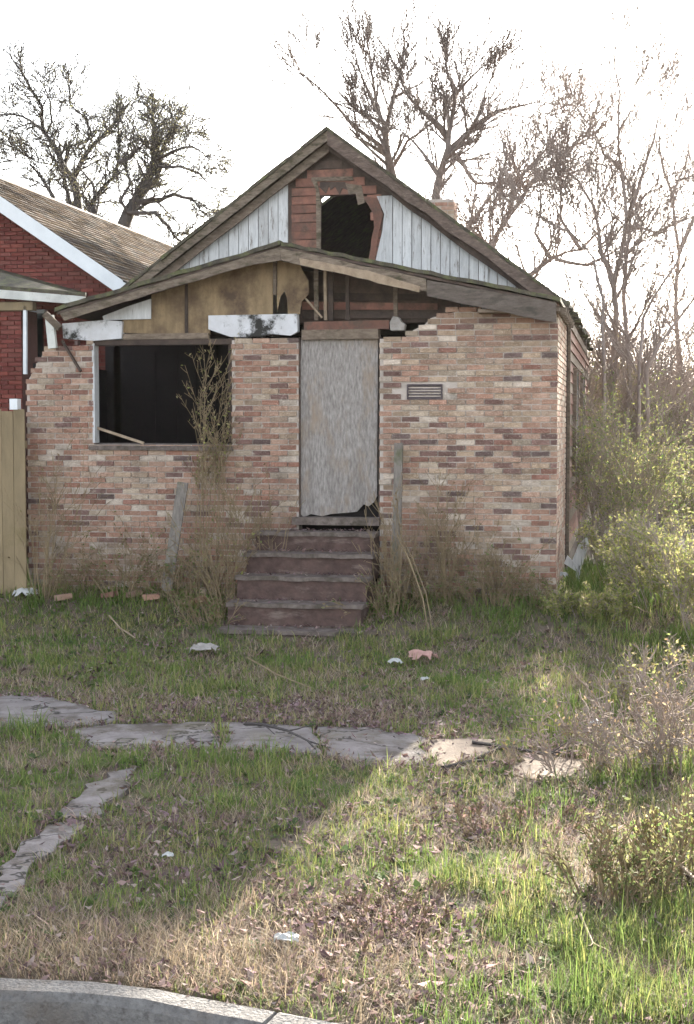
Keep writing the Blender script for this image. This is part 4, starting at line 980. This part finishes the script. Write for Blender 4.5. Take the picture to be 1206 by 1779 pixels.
# tall bent dry stalk right of the steps
q = [P(690, 930, -.6), P(712, 975, -.85), P(735, 1040, -1.1), P(744, 1095, -1.4), P(746, 1135, -1.7)]
v, f = tubes([(q, [.010, .010, .009, .008, .006]), ([p + Vector((.03, .05, .02 * i)) for i, p in enumerate(q)], [.006] * 5)]); o = new_obj('bent_stalk', v, f, M_barktan); tag(o, 'bent dry stalk drooping right of the steps into the grass', 'stalk')
def scrap(label, u, v, s, m, name='trash_scrap', cat='trash', flat=.35, lift=.05, at=None):
    p = at or G(u, v); rg = random.Random(int(u * 7 + v)); k = 6; vv = []; ff = []
    for i in range(k + 1):
        for j in range(k + 1):
            a, b = i / k - .5, j / k - .5
            vv.append((p.x + a * s * 1.3 + rg.uniform(-.06, .06) * s, p.y + b * s + rg.uniform(-.06, .06) * s, p.z + lift + s * flat * (1 - 2.2 * (a * a + b * b)) + rg.uniform(-.14, .14) * s))
    for i in range(k):
        for j in range(k):
            if (i in (0, k - 1)) and (j in (0, k - 1)): continue
            ff.append((i * (k + 1) + j, (i + 1) * (k + 1) + j, (i + 1) * (k + 1) + j + 1, i * (k + 1) + j + 1))
    o = new_obj(name, vv, ff, m); tag(o, label, cat, 'litter in the yard'); md = o.modifiers.new('thick', 'SOLIDIFY'); md.thickness = .004
scrap('crumpled white scrap in the grass right of the steps', 687, 1160, .11, M_trash)
scrap('faded pink paper scrap at the foot of the bent stalk', 735, 1152, .22, M_paper)
scrap('small white scrap just below the pink paper', 739, 1190, .07, M_trash)
scrap('white scrap at the foot of the wall near the left edge', 45, 1040, .22, M_trash)
scrap('small white scrap by the house corner grass', 975, 1018, .14, M_trash, lift=.12)
scrap('white cup-sized scrap near the end of the sidewalk', 1036, 1274, .075, M_trash, lift=.08)
scrap('pale paper scrap in the sunlit straw at the verge', 498, 1648, .09, M_trash, lift=.04)
scrap('pale scrap of paper among the weeds left of the steps', 355, 1140, .22, M_stone)
scrap('tiny white scrap in the shaded verge grass', 292, 1502, .05, M_trash, lift=.05)
mb = MB(); c = P(1003, 962, 1.3)
mb.prism([c + Vector((-.09, 0, -.16)), c + Vector((.03, 0, -.2)), c + Vector((.12, 0, .12)), c + Vector((.10, 0, .2)), c + Vector((.02, 0, .12))], [p + c for p in (Vector((-.07, .05, -.16)), Vector((.05, .06, -.2)), Vector((.14, .06, .12)), Vector((.12, .05, .2)), Vector((.04, .05, .12)))])
mb.prism([c + Vector((-.16, -.05, -.12)), c + Vector((.0, -.06, -.22)), c + Vector((.02, -.06, -.16)), c + Vector((-.12, -.05, -.02))], [p + c for p in (Vector((-.16, -.02, -.12)), Vector((.0, -.03, -.22)), Vector((.02, -.03, -.16)), Vector((-.12, -.02, -.02)))])
mb.prism([c + Vector((-.02, 0, -.5)), c + Vector((.03, 0, -.5)), c + Vector((.04, 0, -.15)), c + Vector((-.01, 0, -.15))], [p + c + Vector((0, .03, 0)) for p in (Vector((-.02, 0, -.5)), Vector((.03, 0, -.5)), Vector((.04, 0, -.15)), Vector((-.01, 0, -.15)))])
o = mb.build('broken_board', M_white); tag(o, 'broken white boards propped in the brush beside the house', 'boards')

# ================================================================= GRASS, STRAW, LEAF LITTER
def blocked(x, y, grow_=0):
    b = (x > xl - .02) & (x < .02) & (y > -.02 + grow_) & (y < 13.2)
    b |= (x > np.interp(y, [-1.66, -.4], [P(378, 1097, -1.66).x, xs0])) & (x < xs1 + .0) & (y > -1.67) & (y < 0)
    for s in SLABS: b |= inpoly(x, y, s)
    b |= y < np.interp(x, CURB_X, CURB_Y) + .13
    return b
def field(n, k=24000.0):
    """points over the yard, denser near the camera"""
    d = nr.uniform(5.6, 21, n); half = .29 * d + .8
    lat = nr.uniform(-1, 1, n) * half; keep = nr.random(n) < (half / (.29 * 21 + .8)) * (7.5 / d) * 1.6
    d, lat = d[keep], lat[keep]
    s, c = math.sin(YAW), math.cos(YAW)
    return CAM.x - s * d + c * lat, CAM.y + c * d + s * lat, d
def blob(x, y, u, v, rx, ry):
    g = G(u, v); return np.exp(-(((x - g.x) / rx) ** 2 + ((y - g.y) / ry) ** 2))
def maps(x, y):
    big = vnoise(x, y, .9, 21); mid = vnoise(x, y, .35, 22); sm = vnoise(x, y, .12, 23)
    nz = .5 * big + .3 * mid + .2 * sm
    green = .55 + (nz - .5) * 1.5
    green += .12 + .55 * blob(x, y, 470, 1410, 1.1, 1.5) + .5 * blob(x, y, 60, 1350, .7, .8) + .5 * blob(x, y, 120, 1110, 1.3, 1.6) + .3 * blob(x, y, 650, 1130, 1.2, 1.2) + .45 * blob(x, y, 1000, 1180, .9, 1.6) + .3 * blob(x, y, 1100, 1650, .9, 1.0) + .25 * blob(x, y, 650, 1420, .5, .9) + .3 * blob(x, y, 860, 1620, .3, .4)
    green -= .45 * blob(x, y, 150, 1640, 1.0, .45) + .45 * blob(x, y, 640, 1610, .55, .6) + .35 * blob(x, y, 520, 1690, .6, .35) + .35 * blob(x, y, 860, 1430, .5, .8) + .45 * blob(x, y, 450, 1235, 2.4, .35) + .35 * blob(x, y, 950, 1330, 1.2, .5) + .4 * blob(x, y, 280, 1420, .35, 1.2) + .3 * blob(x, y, 1000, 1480, .3, .4)
    straw = .18 + (vnoise(x, y, .5, 31) - .5) * .6 + .6 * blob(x, y, 150, 1640, 1.1, .5) + .6 * blob(x, y, 510, 1690, .6, .4) + .3 * blob(x, y, 1000, 1330, 1.3, .6) + .25 * blob(x, y, 1100, 1450, .8, .8)
    lit = .0 + (vnoise(x, y, .35, 41) - .5) * .9 + .75 * blob(x, y, 640, 1610, .5, .55) + .6 * blob(x, y, 860, 1430, .55, .8) + .6 * blob(x, y, 450, 1232, 2.6, .45) + .3 * blob(x, y, 280, 1450, .4, 1.0) + .35 * blob(x, y, 980, 1320, 1.2, .6) + .3 * blob(x, y, 640, 1240, 1, .5)
    return green, straw, lit
GC = np.array([(.115, .175, .045), (.145, .20, .055), (.185, .215, .07), (.26, .265, .09), (.10, .155, .045), (.31, .28, .13)])
SCOL = np.array([(.42, .34, .23), (.36, .28, .185), (.48, .40, .29), (.30, .225, .15), (.40, .30, .25)])
LCOL = np.array([(.19, .12, .105), (.25, .16, .14), (.16, .10, .105), (.30, .205, .19), (.11, .075, .075), (.28, .185, .20), (.38, .30, .27)])
def blades(name, label, x, y, d, L, wd, lean, cols, m):
    n = len(x); z = gz(x, y) - .006; a = nr.uniform(0, 2 * np.pi, n); ca, sa = np.cos(a), np.sin(a); px, py = -sa, ca
    tip = L * lean; h = L * np.sqrt(np.clip(1 - lean ** 2, .02, 1)); wd = wd * np.clip(d / 8.5, .8, 2.2)
    V = np.empty((n, 5, 3)); 
    V[:, 0] = np.stack([x - px * wd, y - py * wd, z], -1); V[:, 1] = np.stack([x + px * wd, y + py * wd, z], -1)
    mx_, my_, mz_ = x + ca * tip * .35, y + sa * tip * .35, z + h * .62
    V[:, 2] = np.stack([mx_ + px * wd * .8, my_ + py * wd * .8, mz_], -1); V[:, 3] = np.stack([mx_ - px * wd * .8, my_ - py * wd * .8, mz_], -1)
    V[:, 4] = np.stack([x + ca * tip, y + sa * tip, z + h], -1)
    i5 = np.arange(n)[:, None] * 5
    f = np.concatenate([i5 + np.array([[0, 1, 2]]), i5 + np.array([[0, 2, 3]]), i5 + np.array([[3, 2, 4]])])
    o = new_obj(name, V.reshape(-1, 3), f, m, cols=np.repeat(cols, 5, 0), origin=(0, -8, -.5)); tag(o, label, None, None, 'stuff')
x, y, d = field(640000); ok = ~blocked(x, y); x, y, d = x[ok], y[ok], d[ok]
g, s, l = maps(x, y); u_ = nr.random(len(x)); tuft = np.clip((vnoise(x, y, .075, 71) * .6 + vnoise(x, y, .19, 72) * .4 - .34) * 4.5, .06, 1.25); isg = u_ < np.clip(g, .08, .95) * tuft
xg, yg, dg_ = x[isg], y[isg], d[isg]; n = len(xg)
sunny = np.clip((xg + .6) / 3 + .3, 0, 1); tall = 1 + 1.1 * np.clip((vnoise(xg, yg, .4, 51) - .62) * 6, 0, 1) + .4 * np.clip((xg - .2), 0, 2) * (yg > -9) + .8 * (yg > -1.0)
ci = np.clip((vnoise(xg, yg, .7, 52) * 5 + nr.normal(0, 1.3, n)), 0, 5.99).astype(int)
cg = GC[ci] * nr.uniform(.9, 1.5, (n, 1))
blades('grass', 'patchy green grass over the yard and verge', xg, yg, dg_, nr.gamma(4, .0135, n).clip(.02, .14) * tall, .0026, nr.uniform(.25, .97, n), cg, M_grass)
iss = (~isg) & (nr.random(len(x)) < np.clip(s + .12, .07, .9)); xs_, ys_, ds_ = x[iss], y[iss], d[iss]; n = len(xs_)
blades('dry_grass', 'flattened straw-coloured dry grass', xs_, ys_, ds_, nr.uniform(.05, .16, n), .0024, nr.uniform(.6, .985, n), SCOL[nr.integers(0, 5, n)] * nr.uniform(.7, 1.2, (n, 1)), M_grass)
# leaf litter
x, y, d = field(330000); g, s, l = maps(x, y); b = blocked(x, y)
edge = np.zeros(len(x), bool)
for sp in SLABS: cn = sp.mean(0); edge |= inpoly(x, y, cn + (sp - cn) * np.array([1.12, 1.45])) & ~inpoly(x, y, cn + (sp - cn) * np.array([.88, .72]))
keep = (nr.random(len(x)) < np.clip(l + .05 + .3 * edge, .04, 1) * .8) & (~b | (nr.random(len(x)) < .12 + .35 * edge)) & (y < -.05) & (y > -40)
inh = (x > xl) & (x < 0) & (y > -.05); keep &= ~inh; keep &= ~((x > xs0 - .02) & (x < xs1) & (y > -1.64))
x, y, d = x[keep], y[keep], d[keep]; n = len(x)
onslab = np.zeros(n, bool)
for sp in SLABS: onslab |= inpoly(x, y, sp)
c = np.stack([x, y, gz(x, y) + np.where(onslab, .035, .012) + nr.uniform(0, .03, n) * (~onslab)], -1)
a = nr.uniform(0, 6.28, n); sz = nr.gamma(4, .0040, n).clip(.007, .032)
t1_ = np.stack([np.cos(a), np.sin(a), nr.normal(0, .45, n)], -1); t2_ = np.stack([-np.sin(a), np.cos(a), nr.normal(0, .45, n)], -1)
V = np.stack([c - t1_ * sz[:, None], c + t2_ * sz[:, None] * .55, c + t1_ * sz[:, None], c - t2_ * sz[:, None] * .55], 1); V[:, (0, 2), 2] += (nr.uniform(0, .6, n) * sz)[:, None]
o = new_obj('leaf_litter', V.reshape(-1, 3), np.arange(n * 4).reshape(-1, 4), M_litter, cols=np.repeat(LCOL[nr.integers(0, len(LCOL), n)] * nr.uniform(.7, 1.3, (n, 1)), 4, 0), origin=(0, -8, -.5)); tag(o, 'brown and purplish dead leaves strewn over the ground', None, None, 'stuff')
# broadleaf weeds: low rosettes through the grass
x, y, d = field(16000); b = blocked(x, y); g, s, l = maps(x, y); kp = ~b & (nr.random(len(x)) < np.clip(g * .5, .1, .6)); x, y = x[kp], y[kp]
nl = 7; n = len(x); cx = np.repeat(x, nl); cy = np.repeat(y, nl); a = nr.uniform(0, 6.28, n * nl); ln = np.repeat(nr.uniform(.025, .075, n), nl) * nr.uniform(.6, 1.2, n * nl); cz = np.repeat(gz(x, y), nl) + .006
el = nr.uniform(.1, .9, n * nl); dx, dy = np.cos(a) * np.cos(el), np.sin(a) * np.cos(el); dz = np.sin(el); wx, wy = -np.sin(a), np.cos(a)
c0_ = np.stack([cx, cy, cz], -1); dr_ = np.stack([dx, dy, dz], -1) * ln[:, None]; wv = np.stack([wx, wy, 0 * wx], -1) * (ln * .28)[:, None]
V = np.stack([c0_, c0_ + dr_ * .55 + wv, c0_ + dr_ - np.array([0, 0, .006]), c0_ + dr_ * .55 - wv], 1)
wc = np.repeat(np.array([(.10, .15, .05), (.13, .18, .06), (.17, .19, .08), (.15, .10, .085), (.09, .13, .055)])[nr.integers(0, 5, n)] * nr.uniform(.8, 1.3, (n, 1)), nl * 4, 0)
o = new_obj('broadleaf_weeds', V.reshape(-1, 3), np.arange(n * nl * 4).reshape(-1, 4), M_grass, cols=wc, origin=(0, -8, -.5)); tag(o, 'low broadleaf weeds scattered through the grass', None, None, 'stuff')
# leaves in the street gutter and on the steps
def loose_leaves(name, label, pts, s0, s1):
    pts = np.array(pts); n = len(pts); a = nr.uniform(0, 6.28, n); sz = nr.uniform(s0, s1, n)[:, None]
    t1 = np.stack([np.cos(a), np.sin(a), nr.normal(0, .35, n)], -1); t2 = np.stack([-np.sin(a), np.cos(a), nr.normal(0, .35, n)], -1)
    V = np.stack([pts - t1 * sz, pts + t2 * sz * .55, pts + t1 * sz, pts - t2 * sz * .55], 1); V[:, (0, 2), 2] += nr.uniform(0, .6, n)[:, None] * sz
    o = new_obj(name, V.reshape(-1, 3), np.arange(n * 4).reshape(-1, 4), M_litter, cols=np.repeat(LCOL[nr.integers(0, len(LCOL), n)] * nr.uniform(.7, 1.3, (n, 1)), 4, 0)); tag(o, label, None, None, 'stuff')
pts = []
for _ in range(3500):
    x = nr.uniform(-5, 0.5); pts.append((x, np.interp(x, CURB_X, CURB_Y) - .11 - abs(nr.normal(0, .16)), -.66 + nr.uniform(0, .03)))
loose_leaves('leaf_litter', 'dead leaves gathered in the street gutter', pts, .008, .026)
pts = []
for i, (v, y) in enumerate(EDGES):
    z = P(530, v, y).z; yb = -.10 if i == 0 else EDGES[i - 1][1] + .02
    for _ in range(90):
        t = nr.random() ** .6; x = (xs0 if i else xs0 + .5) + (nr.random() ** (1.6 if nr.random() < .6 else .6)) * (xs1 - xs0 - (0 if i else .5)); pts.append((x, y + (yb - y) * t, z + .012 + nr.uniform(0, .01)))
loose_leaves('leaf_litter', 'dead leaves blown onto the front steps', pts, .012, .03)
def in_place(u, v, dy=0): p = G(u, v); return Vector((p.x, p.y + dy, float(gz(p.x, p.y))))
for k, (u, v, lab) in enumerate(((110, 1046, 'loose brick in the weeds nearest the left edge'), (190, 1042, 'loose reddish brick under the left end of the window'), (232, 1040, 'loose brick fallen below the middle of the window'), (262, 1046, 'loose brick left of the leaning plank'), (345, 1052, 'loose brick between the plank and the steps'), (362, 1036, 'loose pale brick close to the brush by the steps'))):
    p = in_place(u, v); mb = MB(); c = rng.choices(BCOL, BWT)[0]; q = Matrix.Rotation(rng.uniform(0, 3), 3, 'Z') @ Matrix.Rotation(rng.uniform(-.4, .4), 3, 'Y')
    mb.v = [tuple(q @ Vector(b) + p + Vector((0, 0, .06))) for b in brick_shape(BL, .09, .06, .006)]; mb.f = list(BF); mb.c = [c] * 8
    o = mb.build('fallen_brick', M_brick); tag(o, lab, 'brick', 'bricks fallen below the wall')
# hazy evening air
hz = MB(); hz.box(-1500, 1500, -500, 1500, -1.8, 19)
m = bpy.data.materials.new('haze'); m.use_nodes = True; N = m.node_tree.nodes; N.remove(N['Principled BSDF'])
pv = N.new('ShaderNodeVolumePrincipled'); pv.inputs['Color'].default_value = (.94, .94, .93, 1); pv.inputs['Density'].default_value = .0001; pv.inputs['Anisotropy'].default_value = .45
m.node_tree.links.new(pv.outputs[0], N['Material Output'].inputs['Volume'])
o = hz.build('haze', m); tag(o, kind='stuff')
